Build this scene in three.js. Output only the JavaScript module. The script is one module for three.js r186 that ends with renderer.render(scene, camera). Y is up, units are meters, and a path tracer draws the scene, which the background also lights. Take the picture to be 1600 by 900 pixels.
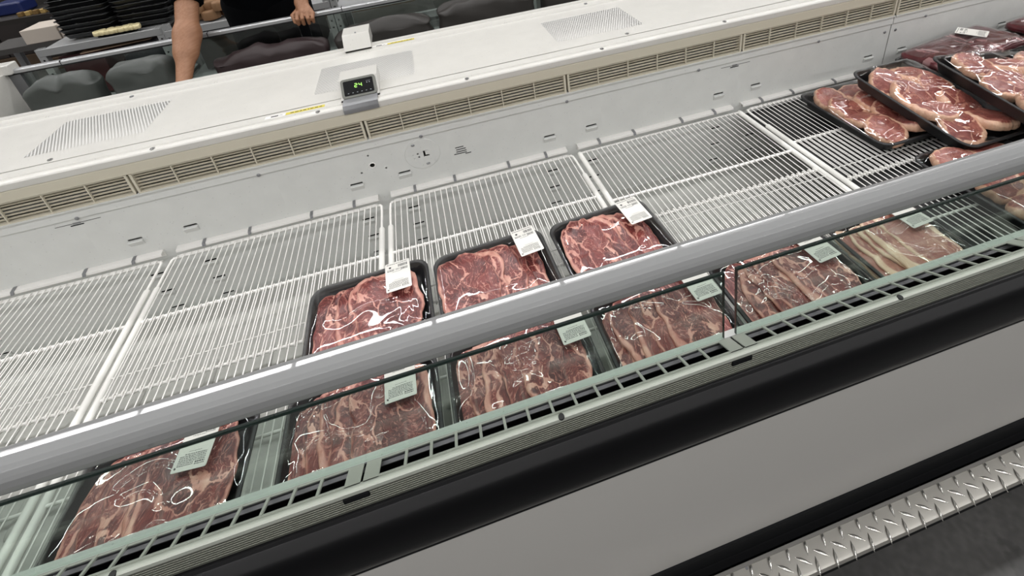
import * as THREE from 'three';
import { RoundedBoxGeometry } from 'three/addons/geometries/RoundedBoxGeometry.js';
import { mergeGeometries, toCreasedNormals } from 'three/addons/utils/BufferGeometryUtils.js';
import { RectAreaLightUniformsLib } from 'three/addons/lights/RectAreaLightUniformsLib.js';

// ---------------------------------------------------------------- camera, exposure, lamps
const scene = new THREE.Scene();
const FOC = 740, PY = 110;                       // focal length and principal row in pixels of the 1600x900 frame
const camera = new THREE.PerspectiveCamera(2 * Math.atan(600 / FOC) * 180 / Math.PI, 1600 / 1200, 0.03, 80);
camera.setViewOffset(1600, 1200, 0, 600 - PY, 1600, 900);
camera.position.set(0, 1.5, 0);
camera.up.set(0.21462637, 0.89072959, -0.40066983);
camera.lookAt(0.1625445, 1.5 - 0.43708371, -0.88461128);
const renderer = new THREE.WebGLRenderer({ antialias: true });
renderer.toneMapping = THREE.LinearToneMapping;
renderer.toneMappingExposure = 1.0;
renderer.shadowMap.enabled = true;
scene.background = new THREE.Color(0x000000);
RectAreaLightUniformsLib.init();
const CEIL = 6.2, LAMP_W = 2.5, LAMP_D = 0.13, LAMP_I = 41;
const LAMP_SPOTS = [];
for (const z of [-8.5, -5, -1.8, 2.2, 5.4, 8.8]) for (let i = -4; i <= 5; i++) LAMP_SPOTS.push([i * 2.6 + 0.3, z]);

// ---------------------------------------------------------------- helpers
function rng(seed) { let a = seed >>> 0; return () => { a = (a + 0x6D2B79F5) | 0; let t = Math.imul(a ^ (a >>> 15), 1 | a); t = (t + Math.imul(t ^ (t >>> 7), 61 | t)) ^ t; return ((t ^ (t >>> 14)) >>> 0) / 4294967296; }; }
function hash2(x, y, s) { let h = Math.imul(x, 374761393) + Math.imul(y, 668265263) + Math.imul(s, 974711); h = Math.imul(h ^ (h >>> 13), 1274126177); return ((h ^ (h >>> 16)) >>> 0) / 4294967296; }
function noise2(x, y, s = 0) {
  const xi = Math.floor(x), yi = Math.floor(y), fx = x - xi, fy = y - yi, u = fx * fx * (3 - 2 * fx), v = fy * fy * (3 - 2 * fy);
  const a = hash2(xi, yi, s), b = hash2(xi + 1, yi, s), c = hash2(xi, yi + 1, s), d = hash2(xi + 1, yi + 1, s);
  return (a + (b - a) * u + (c - a) * v + (a - b - c + d) * u * v) * 2 - 1;
}
const fbm = (x, y, s, o = 4) => { let r = 0, a = 0.5; for (let i = 0; i < o; i++) { r += a * noise2(x, y, s + i * 17); x *= 2.03; y *= 2.03; a *= 0.5; } return r; };
const clamp = (v, a = 0, b = 1) => Math.min(b, Math.max(a, v));
const smooth = (a, b, v) => { const t = clamp((v - a) / (b - a)); return t * t * (3 - 2 * t); };
const mix = (a, b, t) => a + (b - a) * t;
const names = {};
function numbered(n) { const k = names[n] = (names[n] ?? -1) + 1; return k ? `${n}_${String(k).padStart(3, '0')}` : n; }
function mesh(name, geo, mat, parent) {
  const m = new THREE.Mesh(geo, mat); m.castShadow = m.receiveShadow = true;
  m.name = parent ? name : numbered(name); (parent || scene).add(m); return m;
}
function thing(name, label, category, group, pos = [0, 0, 0]) {
  const g = new THREE.Group(); g.name = numbered(name); g.position.set(...pos); g.userData = { label, category }; if (group) g.userData.group = group; scene.add(g); return g;
}
function tag(o, label, category, group) { o.userData = { label, category }; if (group) o.userData.group = group; return o; }
function structure(name, geo, mat) { const m = mesh(name, geo, mat); m.userData.kind = 'structure'; return m; }
function part(name, parent, pos = [0, 0, 0]) { const g = new THREE.Group(); g.name = name; g.position.set(...pos); parent.add(g); return g; }
// box between two corners
function bx(x0, x1, y0, y1, z0, z1, r = 0) {
  const w = x1 - x0, h = y1 - y0, d = z1 - z0;
  const g = r ? new RoundedBoxGeometry(w, h, d, 2, Math.min(r, w * 0.45, h * 0.45, d * 0.45)) : new THREE.BoxGeometry(w, h, d);
  g.translate((x0 + x1) / 2, (y0 + y1) / 2, (z0 + z1) / 2); return g;
}
// prism along x from a side profile of [z, y] points
function prism(profile, x0, x1, crease = 0.6) {
  const s = new THREE.Shape(profile.map(([z, y]) => new THREE.Vector2(-z, y)));
  let g = new THREE.ExtrudeGeometry(s, { depth: x1 - x0, bevelEnabled: false, steps: 1 });
  g.rotateY(Math.PI / 2); g.translate(x0, 0, 0);
  return toCreasedNormals(g, crease);
}
function rod(a, b, r, seg = 8) {
  const A = new THREE.Vector3(...a), B = new THREE.Vector3(...b), d = B.clone().sub(A);
  const g = new THREE.CylinderGeometry(r, r, d.length(), seg, 1); g.applyQuaternion(new THREE.Quaternion().setFromUnitVectors(new THREE.Vector3(0, 1, 0), d.clone().normalize()));
  g.translate(...A.add(B).multiplyScalar(0.5).toArray()); return g;
}
const tube = (pts, r, seg = 8, n = 24) => new THREE.TubeGeometry(new THREE.CatmullRomCurve3(pts.map((p) => new THREE.Vector3(...p)), false, 'catmullrom', 0.1), n, r, seg);
const merged = (list) => mergeGeometries(list.map((g) => { const k = g.index ? g.toNonIndexed() : g; for (const a of Object.keys(k.attributes)) if (!['position', 'normal', 'uv'].includes(a)) k.deleteAttribute(a); return k; }));
function dataTex(n, m, fn, srgb = true) {
  const d = new Uint8Array(n * m * 4);
  for (let j = 0; j < m; j++) for (let i = 0; i < n; i++) { const c = fn((i + 0.5) / n, (j + 0.5) / m, i, j), k = (j * n + i) * 4; d[k] = clamp(c[0]) * 255; d[k + 1] = clamp(c[1]) * 255; d[k + 2] = clamp(c[2]) * 255; d[k + 3] = 255; }
  const t = new THREE.DataTexture(d, n, m); t.magFilter = t.minFilter = THREE.LinearFilter; t.wrapS = t.wrapT = THREE.RepeatWrapping; if (srgb) t.colorSpace = THREE.SRGBColorSpace; t.needsUpdate = true; return t;
}
function gray(n, fn) { return dataTex(n, n, (u, v, i, j) => { const g = fn(u, v, i, j); return [g, g, g]; }, false); }
// planar uv in metres on a geometry (x, z) or (x, y)
function uvXZ(g, s = 1) { const p = g.attributes.position, uv = new Float32Array(p.count * 2), n = g.attributes.normal; for (let i = 0; i < p.count; i++) { const flat = Math.abs(n.getY(i)) > 0.6; uv[i * 2] = p.getX(i) * s; uv[i * 2 + 1] = (flat ? p.getZ(i) : p.getY(i) + p.getZ(i) * 0.3) * s; } g.setAttribute('uv', new THREE.BufferAttribute(uv, 2)); return g; }

// ---------------------------------------------------------------- materials
const peel = gray(256, (u, v, i, j) => 0.5 + 0.3 * noise2(i / 5, j / 5, 3) + 0.2 * noise2(i / 2, j / 2, 9));
const scuff = gray(512, (u, v, i, j) => 0.55 + 0.25 * fbm(i / 60, j / 60, 5) + (fbm(i / 9, j / 3, 8) > 0.42 ? 0.2 : 0));
const grime = dataTex(512, 512, (u, v, i, j) => { const k = 0.965 + 0.018 * fbm(i / 40, j / 40, 21) - (hash2(i >> 1, j >> 1, 5) > 0.9975 ? 0.12 : 0); return [k, k * 0.996, k * 0.985]; });
function std(color, roughness, metalness = 0, more = {}) { return new THREE.MeshPhysicalMaterial({ color, roughness, metalness, ...more }); }
const M = {
  enamel: std('#d6d5d1', 0.3, 0, { map: grime, bumpMap: peel, bumpScale: 0.00015, clearcoat: 0.4, clearcoatRoughness: 0.12 }),
  liner: std('#dadcdb', 0.42, 0, { map: grime, bumpMap: peel, bumpScale: 0.0002 }),
  pan: std('#bfc0bd', 0.4, 0, { map: grime }),
  wire: std('#eceae6', 0.35),
  sleeve: std('#e6e5e0', 0.5, 0, { bumpMap: peel, bumpScale: 0.0002 }),
  beige: std('#cbc5b3', 0.5),
  louver: std('#bdb6a3', 0.5),
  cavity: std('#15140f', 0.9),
  cream: std('#a9ada3', 0.45), lip: std('#86887d', 0.35, 0.75),
  chrome: std('#c8c8c6', 0.22, 0.9),
  rail: std('#858686', 0.7, 0, { specularIntensity: 0.4, clearcoat: 0.6, clearcoatRoughness: 0.03 }),
  rubber: std('#08080a', 0.3, 0, { specularIntensity: 0.5 }),
  panel: std('#acaaa6', 0.4),
  base: std('#0b0c0e', 0.8, 0, { specularIntensity: 0.4 }),
  plate: std('#b4b1aa', 0.45, 0.7),
  lug: std('#d6d4ce', 0.22, 0.9),
  duct: std('#77787a', 0.3, 1),
  steel: std('#8f9092', 0.4, 0.6),
  dark: std('#0d0d0e', 0.6),
  glass: new THREE.MeshPhysicalMaterial({ color: '#eaf1ed', roughness: 0.0, metalness: 0, transmission: 1, thickness: 0, ior: 1.5 }),
  glassEdge: std('#1c2b26', 0.25),
  foam: std('#1b1b1d', 0.42),
  film: new THREE.MeshPhysicalMaterial({ color: '#ffffff', roughness: 0.03, metalness: 0, transmission: 1, thickness: 0, ior: 1.5 }),
  yellow: std('#cdbf4a', 0.6),
  ink: std('#1a1a1a', 0.7),
  paleInk: std('#6b6b69', 0.7),
};
for (const t of [peel, scuff, grime]) t.repeat.set(2, 2);

// ---------------------------------------------------------------- the hall
const concrete = dataTex(512, 512, (u, v, i, j) => { const k = 0.25 + 0.06 * fbm(i / 70, j / 70, 2, 5) + 0.03 * noise2(i / 2, j / 2, 4) - (fbm(i / 20, j / 20, 33) > 0.45 ? 0.04 : 0); return [k, k * 0.985, k * 0.96]; });
concrete.repeat.set(14, 14);
structure('floor', bx(-16, 16, -0.1, 0, -15, 12), std('#ffffff', 0.45, 0, { map: concrete }));
structure('ceiling', bx(-16, 16, CEIL + 0.25, CEIL + 0.4, -15, 12), std('#6f6f70', 0.9));
structure('wall_left', bx(-16.2, -16, 0, CEIL + 0.4, -15, 12), std('#6c6b69', 0.9));
structure('wall_right', bx(16, 16.2, 0, CEIL + 0.4, -15, 12), std('#6c6b69', 0.9));
structure('wall_back', bx(-16, 16, 0, CEIL + 0.4, -15.2, -15), std('#6c6b69', 0.9));
structure('wall_front', bx(-16, 16, 0, CEIL + 0.4, 12, 12.2), std('#6c6b69', 0.9));
{
  const house = std('#b9b9b6', 0.5), glow = new THREE.MeshStandardMaterial({ color: '#000000', emissive: '#fffcf8', emissiveIntensity: 8 });
  const gH = bx(-LAMP_W / 2 - 0.03, LAMP_W / 2 + 0.03, 0.02, 0.1, -LAMP_D / 2 - 0.03, LAMP_D / 2 + 0.03, 0.01), gG = bx(-LAMP_W / 2, LAMP_W / 2, 0, 0.02, -LAMP_D / 2, LAMP_D / 2);
  const gR = merged([rod([-0.4, 0.1, 0], [-0.4, 0.25, 0], 0.006), rod([0.4, 0.1, 0], [0.4, 0.25, 0], 0.006)]);
  for (const [x, z] of LAMP_SPOTS) {
    const t = thing('high_bay_lamp', 'long white LED lamp hung under the hall ceiling', 'lamp', 'lamps under the hall ceiling', [x, CEIL, z]);
    mesh('housing', gH, house, t); mesh('diffuser', gG, glow, t); mesh('hanger', gR, house, t);
    const l = new THREE.RectAreaLight('#fdfcfc', LAMP_I, LAMP_W, LAMP_D); l.position.set(0, -0.012, 0); l.rotation.x = -Math.PI / 2; l.name = 'lamp_light'; l.castShadow = true; t.add(l);
  }
}

// ---------------------------------------------------------------- refrigerated display case
const SY = 0.57;            // top of the wire racks
const PITCH = 0.61;
const perfHoles = (() => {  // hexagonal rows of punched holes, white = metal
  return gray(256, (u, v) => { const n = 8; let best = 9; const x = u * n, y = v * n * 1; const row = Math.floor(y); for (let r = row - 1; r <= row + 1; r++) { const off = (((r % 2) + 2) % 2) * 0.5; const cx = Math.round(x - 0.5 - off) + 0.5 + off; best = Math.min(best, Math.hypot(x - cx, y - r - 0.5)); } return smooth(0.3, 0.38, best); });
})();
function arc(cz, cy, r, a0, a1, n) { const o = []; for (let i = 0; i <= n; i++) { const a = mix(a0, a1, i / n); o.push([cz + r * Math.cos(a), cy + r * Math.sin(a)]); } return o; }
function buildCase(x0, x1, label, visibleLugs, openings = []) {
  const c = thing('refrigerated_case', label, 'display case', null, [0, 0, 0]);
  const P = (n, g, m, p = c) => mesh(n, g, m, p);
  const L = x0 + 0.0008, Rr = x1 - 0.0008, n = Math.round((x1 - x0) / PITCH);
  const e = 0.012;
  // cabinet shell
  P('cabinet_body', merged([bx(L, Rr, 0.03, 0.3, -1.66, -0.396), bx(L, Rr, 0.3, 0.6, -0.441, -0.396)]), M.base);
  P('floor_pan', uvXZ(bx(L, Rr, 0.3, 0.328, -1.235, -0.455)), M.pan);
  const ribG = (() => { const g = new THREE.CapsuleGeometry(0.013, 0.3, 4, 12); g.rotateX(Math.PI / 2); g.scale(1, 0.5, 1); return g; })();
  for (let k = 0; k < n; k++) for (const dx of [0.09, 0.235, 0.38, 0.525]) { const m = P('pan_rib', ribG, M.pan); m.position.set(x0 + k * PITCH + dx, 0.328, -0.86 - (dx > 0.3 ? 0.03 : 0)); }
  P('inner_front_wall', uvXZ(prism([[-0.4546, 0.328], [-0.4546, 0.694], [-0.4526, 0.7], [-0.4418, 0.7], [-0.4418, 0.328]], L, Rr)), M.liner);
  const wall = part('back_wall', c);
  const sheet = new THREE.Shape([[L, 0.3], [Rr, 0.3], [Rr, 0.744], [L, 0.744]].map((p) => new THREE.Vector2(...p)));
  const cut = (pts) => sheet.holes.push(new THREE.Path(pts.map((p) => new THREE.Vector2(...p))));
  const cutRect = (x, y, w, h) => cut([[x - w / 2, y - h / 2], [x - w / 2, y + h / 2], [x + w / 2, y + h / 2], [x + w / 2, y - h / 2]]);
  for (const [x, y, r] of openings) cut(Array.from({ length: 20 }, (_, i) => [x + r * Math.cos(-i / 20 * 6.2832), y + r * Math.sin(-i / 20 * 6.2832)]));
  P('upper_flange', uvXZ(prism([[-1.247, 0.7425], [-1.232, 0.7425], [-1.2305, 0.7445], [-1.2315, 0.768], [-1.226, 0.7715], [-1.226, 0.7755], [-1.247, 0.7755]], L, Rr)), M.liner, wall);
  const lipG = prism([[0, -0.021], [0.007, -0.005], [0.0072, -0.0032], [0.0055, -0.001], [0, -0.001]], -0.019, 0.019, 0.2);
  for (let k = 0; k < n; k++) for (const dx of [0.072, 0.538]) for (let r = 0; r < 5; r++) {
    const x = x0 + 0.0 + k * PITCH + dx + 0.0, y = 0.629 - r * 0.0695; if (r === 1) continue;
    cutRect(x, y + 0.0025, 0.036, 0.006);
    const l = P('louver_lip', lipG, M.liner, wall); l.position.set(x, y, -1.2352);
  }
  const sheetG = new THREE.ExtrudeGeometry(sheet, { depth: 0.0015, bevelEnabled: false }); sheetG.translate(0, 0, -1.2365); P('wall_sheet', uvXZ(sheetG), M.liner, wall);
  const screwG = new THREE.SphereGeometry(0.0055, 10, 6); screwG.scale(1, 1, 0.45);
  for (let x = x0 + 0.14; x < x1; x += 0.459) { const s = P('screw', screwG, M.steel, wall); s.position.set(x, 0.7445, -1.2295); }
  for (const x of [x0 + 0.022, x1 - 0.022]) { const s = P('screw', screwG, M.steel, wall); s.position.set(x, 0.715, -1.234); }
  // support ledges for the racks
  for (let k = 0; k < n; k++) {
    const a = x0 + k * PITCH + 0.016, b = x0 + (k + 1) * PITCH - 0.022;
    const s = part('support_ledge', c);
    P('ledge_strip', prism([[-1.2345, 0.552], [-1.2345, 0.5745], [-1.2315, 0.5755], [-1.2165, 0.5725], [-1.215, 0.566], [-1.2175, 0.566], [-1.2185, 0.5695], [-1.2305, 0.571], [-1.2315, 0.552]], a, b), M.wire, s);
    for (const d of [0.075, 0.2, 0.375, 0.5]) P('ledge_clip', prism([[-1.234, 0.5762], [-1.229, 0.5775], [-1.2155, 0.5748], [-1.211, 0.566], [-1.2125, 0.5655], [-1.2165, 0.5722], [-1.229, 0.5755]], a + d - 0.004, a + d + 0.004), M.steel, s);
  }
  P('front_rack_support', bx(L, Rr, 0.535, 0.558, -0.4735, -0.4548), M.liner);
  // back air grille sections
  const slatG = {};
  for (let k = 0; k < n; k++) {
    const a = x0 + k * PITCH + 0.003, b = x0 + (k + 1) * PITCH - 0.003, g = part('back_air_grille', c);
    const zb = -1.231, zt = -1.2355, w = b - a;
    P('grille_frame', merged([bx(a, a + 0.006, 0.7756, 0.838, -1.25, -1.2295), bx(b - 0.006, b, 0.7756, 0.838, -1.25, -1.2295), bx(a, b, 0.7756, 0.7792, -1.25, -1.229), bx(a, b, 0.834, 0.838, -1.25, -1.232)]), M.beige, g);
    P('grille_back', bx(a, b, 0.7, 0.79, -1.452, -1.45), M.beige, g);
    const sg = slatG[k] ??= prism([[-1.2395, 0.0014], [-1.2335, 0], [-1.233, 0.0017], [-1.239, 0.0031]], 0, w - 0.012);
    for (let r = 0; r < 5; r++) { const s = P('slat', sg, M.louver, g); s.position.set(a + 0.006, 0.786 + r * 0.0097, -r * 0.0006); }
    for (let j = 1; j < 6; j++) { const x = a + w * j / 6; P('grille_bar', bx(x - 0.0014, x + 0.0014, 0.7788, 0.835, -1.236, -1.2308), M.beige, g); }
  }
  P('beige_fascia', prism([[-1.26, 0.838], [-1.231, 0.838], [-1.2275, 0.841], [-1.2275, 0.869], [-1.2305, 0.8725], [-1.26, 0.8725]], L, Rr), M.beige);
  const nose = P('nose_moulding', prism([[-1.26, 0.8728], [-1.2265, 0.8728], ...arc(-1.2325, 0.8865, 0.0065, -0.3, Math.PI / 2, 8), [-1.2435, 0.8935], [-1.2455, 0.8905], [-1.2525, 0.8905], [-1.2545, 0.8945], [-1.2855, 0.8945], [-1.2855, 0.876]], L, Rr, 0.5), M.enamel);
  uvXZ(nose.geometry);
  // top
  const vents = [0, 1, 2, 3].map((q) => x1 - 1.05 - q * 0.762).filter((cx) => cx - 0.15 > x0);
  const flat = new THREE.Shape([[L, 1.2882], [Rr, 1.2882], [Rr, 1.612], [L, 1.612]].map((p) => new THREE.Vector2(...p)));
  for (const cx of vents) flat.holes.push(new THREE.Path([[cx - 0.15, 1.35], [cx - 0.15, 1.548], [cx + 0.15, 1.548], [cx + 0.15, 1.35]].map((p) => new THREE.Vector2(...p))));
  const flatG = new THREE.ExtrudeGeometry(flat, { depth: 0.0015, bevelEnabled: false }); flatG.rotateX(-Math.PI / 2); flatG.translate(0, 0.894, 0);
  P('top_panel', uvXZ(flatG), M.enamel);
  P('rear_flange', uvXZ(prism([[-1.6118, 0.87], [-1.6118, 0.8955], [-1.616, 0.9005], [-1.652, 0.9015], [-1.655, 0.9065], [-1.672, 0.9065], [-1.6755, 0.904], [-1.676, 0.87]], L, Rr, 0.35)), M.enamel);
  P('rear_panel', bx(L, Rr, 0.03, 0.9, -1.675, -1.662), M.liner);
  for (const cx of vents) {                                             // perforated vents over real openings
    const v = part('perforated_vent', c);
    const g = new THREE.PlaneGeometry(0.3, 0.198); g.rotateX(-Math.PI / 2); g.translate(cx, 0.8957, -1.449);
    const am = perfHoles.clone(); am.repeat.set(0.3 / 0.068, 0.198 / 0.068); am.needsUpdate = true;
    P('filter_pad', bx(Math.max(L, cx - 0.27), Math.min(Rr, cx + 0.27), 0.842, 0.852, -1.66, -1.34), M.enamel, v);
    P('vent_sheet', g, std('#d6d5d1', 0.35, 0, { alphaMap: am, transparent: true }), v);
  }
  const boltG = new THREE.CylinderGeometry(0.006, 0.0065, 0.003, 12);
  for (let x = x0 + 0.042; x < x1; x += 0.42) { const s = P('top_screw', boltG, M.chrome); s.position.set(x, 0.8935, -1.2375); }
  for (let x = x0 + 0.207; x < x1; x += 0.823) { const s = P('top_screw', boltG, M.chrome); s.position.set(x, 0.8965, -1.3); }
  for (let x = x0 + 1.085; x < x1; x += 1.584) { const s = P('top_screw', boltG, M.steel); s.position.set(x, 0.902, -1.634); }
  // front ledge, anti-fog grille sections
  P('ledge_cap', prism([[-0.4092, 0.7175], [-0.405, 0.72], [-0.4015, 0.7205], [-0.399, 0.719], [-0.3982, 0.7155], [-0.3988, 0.712], [-0.4092, 0.712]], L, Rr, 0.5), M.cream);
  const flute = [[-0.3992, 0.712]]; for (let k = 0; k < 7; k++) flute.push([-0.3992 - k * 0.0003, 0.711 - k * 0.0058], [-0.3992 - k * 0.0003, 0.707 - k * 0.0058], [-0.4006 - k * 0.0003, 0.7062 - k * 0.0058]);
  P('fluted_face', prism([[-0.4092, 0.712], ...flute, [-0.4022, 0.6685], [-0.4092, 0.6685]], L, Rr, 0.3), M.lip);
  P('air_channel', merged([bx(L, Rr, 0.6, 0.604, -0.4417, -0.4095), bx(L, Rr, 0.604, 0.7, -0.4417, -0.4395), bx(L, Rr, 0.604, 0.711, -0.4105, -0.4095)]), M.duct);
  P('channel_deflector', prism([[-0.4392, 0.688], [-0.4392, 0.692], [-0.4345, 0.6905], [-0.4345, 0.6885]], L, Rr), M.steel);
  const bar = new THREE.BoxGeometry(0.0042, 0.003, 0.0375); bar.rotateX(-0.53);
  for (let k = 0; k < n; k++) {
    const a = x0 + k * PITCH + 0.002, b = x0 + (k + 1) * PITCH - 0.002, g = part('front_air_grille', c), last = k === n - 1, th = 0.0025;
    const strip = (z0, y0, z1, y1, s, t) => prism([[z0, y0], [z1, y1], [z1, y1 - th], [z0, y0 - th]], s, t);
    P('grille_frame', merged([strip(-0.441, 0.7005, -0.4378, 0.7022, a, b), strip(-0.4112, 0.7182, -0.408, 0.72, a, b), strip(-0.441, 0.7005, -0.408, 0.72, a, a + 0.022), strip(-0.441, 0.7005, -0.408, 0.72, b - 0.022, b)]), M.cream, g);
    const w = b - a - 0.044; for (let j = 1; j < 15; j++) { const m = P('grille_bar', bar, M.cream, g); m.position.set(a + 0.022 + w * j / 15, 0.7093, -0.4245); }
    P('grille_latch', bx(b - 0.026, b + (last ? 0 : 0.01), 0.7, 0.711, -0.401, -0.3968, 0.0015), M.base, c);
    const h = P('ledge_screw', boltG, M.ink, c); h.scale.setScalar(0.75); h.position.set(a + 0.293, 0.7205, -0.4012);
  }
  // glass front
  for (let k = 0; k < 3; k++) {
    const a = k ? x0 + k * 1.22 + 0.011 : x0 + 0.011, b = x0 + (k + 1) * 1.22 - 0.011, g = part('front_glass', c);
    const pts = [[-0.4452, 0.7005], [-0.4616, 0.838], [-0.4557, 0.8387], [-0.4415, 0.7012]];
    P('pane', prism(pts, a + 0.001, b - 0.001, 0.2), M.glass, g);
    P('top_edge', prism([[-0.4617, 0.8378], [-0.462, 0.8402], [-0.4556, 0.841], [-0.4556, 0.8386]], a, b), M.glassEdge, g);
    for (const x of [a, b - 0.001]) P('side_edge', prism([[-0.4453, 0.7005], [-0.4617, 0.8385], [-0.4556, 0.839], [-0.4414, 0.7012]], x, x + 0.001), M.glassEdge, g);
  }
  // handrail
  const rr = part('handrail', c);
  const ring = []; for (let i = 0; i < 120; i++) { const a = i / 120 * Math.PI * 2; let q = 0.0256; for (const k of [0.45, 0.86, 1.25]) q += 0.0006 * Math.exp(-(((a - k) / 0.05) ** 2)); ring.push([-0.471 + q * Math.cos(a), 0.88 + q * Math.sin(a)]); }
  const rg = prism(ring, L, Rr, 0.7);
  P('rail_tube', rg, M.rail, rr);
  for (const x of [x0 + 0.03, x1 - 0.03]) P('rail_post', merged([bx(x - 0.012, x + 0.012, 0.72, 0.862, -0.478, -0.464, 0.003), bx(x - 0.012, x + 0.012, 0.7, 0.725, -0.478, -0.446, 0.003)]), M.rail, rr);
  // bumper, panel, kick plate
  P('bumper', prism([[-0.415, 0.668], [-0.3985, 0.668], [-0.3955, 0.6645], [-0.3978, 0.661], [-0.393, 0.657], [-0.3955, 0.6535], [-0.3902, 0.649], [-0.392, 0.6455], [-0.3865, 0.641], [-0.3785, 0.63], [-0.3718, 0.613], [-0.369, 0.596], [-0.3695, 0.58], [-0.3715, 0.572], [-0.376, 0.57], [-0.415, 0.57]], L, Rr, 0.75), M.rubber);
  P('bumper_bead', prism([[-0.38, 0.5695], [-0.3722, 0.5695], [-0.3716, 0.566], [-0.3735, 0.564], [-0.38, 0.564]], L, Rr), M.rubber);
  const pan = []; for (let i = 0; i <= 24; i++) { const t = i / 24; pan.push([-0.3748 + 0.0125 * Math.sin(Math.PI * 0.86 * t), mix(0.563, 0.142, t)]); }
  P('front_panel', uvXZ(prism([[-0.395, 0.563], ...pan, [-0.395, 0.142]], L, Rr, 0.7)), M.panel);
  P('base_strip', prism([[-0.394, 0.1418], [-0.371, 0.1418], [-0.3668, 0.1395], [-0.3662, 0.131], [-0.37, 0.127], [-0.394, 0.127]], L, Rr), M.base);
  const kick = part('kick_plate', c);
  P('plate_border', bx(L, Rr, 0.062, 0.084, -0.3492, -0.344), std('#75736f', 0.6), kick);
  P('recess_back', bx(L, Rr, 0.06, 0.1265, -0.376, -0.37), M.base, kick);
  P('plate_sheet', uvXZ(prism([[-0.3438, 0.055], [-0.3438, 0.08], [-0.3025, 0.08], [-0.2985, 0.0785], [-0.2965, 0.074], [-0.2965, 0.066], [-0.299, 0.066], [-0.3, 0.055]], L, Rr, 0.6)), M.plate, kick);
  P('toe_panel', bx(L, Rr, 0.004, 0.064, -0.37, -0.306), M.base, kick);
  const lugG = (() => { const g = new THREE.SphereGeometry(1, 10, 6, 0, Math.PI * 2, 0, Math.PI / 2); const p = g.attributes.position; for (let i = 0; i < p.count; i++) { const x = p.getX(i), t = 1 - Math.abs(x); p.setXYZ(i, x * 0.0165, p.getY(i) * 0.004 * (0.35 + 0.65 * t), p.getZ(i) * 0.0052 * (0.2 + 0.8 * t)); } g.computeVertexNormals(); return g; })();
  if (visibleLugs) {
    let count = 0;
    for (let x = x0 + 0.02; x < x1 - 0.02 && count < 98; x += 0.0437, count++) for (const [dx, z, r] of [[0, -0.3375, 1.15], [0.0218, -0.3195, -0.62], [0, -0.3045, 1.15]]) { const l = P('tread_lug', lugG, M.lug, kick); l.position.set(x + dx, 0.0798, z); l.rotation.y = r; }
    for (let x = x0 + 0.62; x < x1; x += 0.92) { const s = P('plate_screw', boltG, M.steel, kick); s.scale.setScalar(0.55); s.position.set(x, 0.0805, -0.342); }
  }
  if (visibleLugs === 'left') P('end_panel', bx(x0, x0 + 0.0038, 0.01, 0.89, -1.676, -0.3985), M.enamel);
  else P('end_panel', bx(x1 - 0.0038, x1, 0.01, 0.7, -1.676, -0.41), M.enamel);
  return c;
}
const X0 = -2.05, X1 = X0 + 6 * PITCH;
const caseA = buildCase(X0, X1, 'long white refrigerated case with glass front and grey handrail holding meat trays', 'left', [[-0.232, 0.683, 0.0083], [-0.075, 0.68, 0.034], [-0.236, 0.719, 0.003], [-0.268, 0.665, 0.003], [-0.196, 0.662, 0.003]]);
const caseB = buildCase(X1 + 0.002, X1 + 0.002 + 6 * PITCH, 'next white refrigerated case joined beyond the seam beside the pork trays', 'right');

// round cover plate, sensor hole, printed mark on the back wall
{
  const g = part('cover_plate', caseA, [-0.082, 0.681, -1.2349]);
  const ds = new THREE.Shape(); ds.absarc(0, 0, 0.052, 0, Math.PI * 2); const hole4 = (pts) => ds.holes.push(new THREE.Path(pts.map((p) => new THREE.Vector2(...p))));
  hole4([[0.002, -0.012], [0.002, 0.01], [0.02, 0.01], [0.02, 0.0075], [0.009, 0.0075], [0.009, -0.0055], [0.02, -0.0055], [0.02, -0.012]]);
  for (const [x, y] of [[-0.03, 0.001], [-0.027, -0.011], [-0.014, 0.003], [-0.012, -0.009]]) hole4(Array.from({ length: 12 }, (_, i) => [x + 0.0036 * Math.cos(-i / 12 * 6.2832), y + 0.0036 * Math.sin(-i / 12 * 6.2832)]));
  mesh('disc', new THREE.ExtrudeGeometry(ds, { depth: 0.0012, bevelEnabled: true, bevelSize: 0.0006, bevelThickness: 0.0006, bevelSegments: 1, curveSegments: 40 }), M.liner, g);
  for (const [x, y] of [[-0.022, 0.037], [0.01, -0.038]]) { const d = new THREE.SphereGeometry(0.005, 10, 6); d.scale(1.2, 0.8, 0.7); d.translate(x, y, 0.0015); mesh('screw', d, M.steel, g); }
  const h = part('sensor_opening', caseA, [-0.232, 0.683, -1.2346]);
  const ringG = new THREE.TorusGeometry(0.0085, 0.0016, 8, 24); mesh('rim', ringG, M.wire, h);
  const p = part('printed_mark', caseA, [0.03, 0.655, -1.2349]);
  [[0, 0.017, 0.026], [0.004, 0.009, 0.03], [0.004, 0.001, 0.032], [0.0, -0.006, 0.04], [0.024, -0.011, 0.018]].forEach(([x, y, w]) => mesh('ink_line', bx(x - w / 2, x + w / 2, y - 0.0014, y + 0.0014, 0, 0.0004), M.ink, p));
  for (const x of [-1.0, 0.985]) { const q = part('wall_slot', caseA, [x, 0.728, -1.2348]); mesh('slot', bx(-0.055, 0.055, -0.0008, 0.0008, 0, 0.0006), M.paleInk, q); mesh('slot', bx(-0.02, 0.012, -0.0075, -0.0045, 0, 0.0006), M.ink, q); mesh('latch', bx(-0.012, 0.006, -0.0025, 0.0025, 0, 0.001), M.steel, q); }
}
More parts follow.
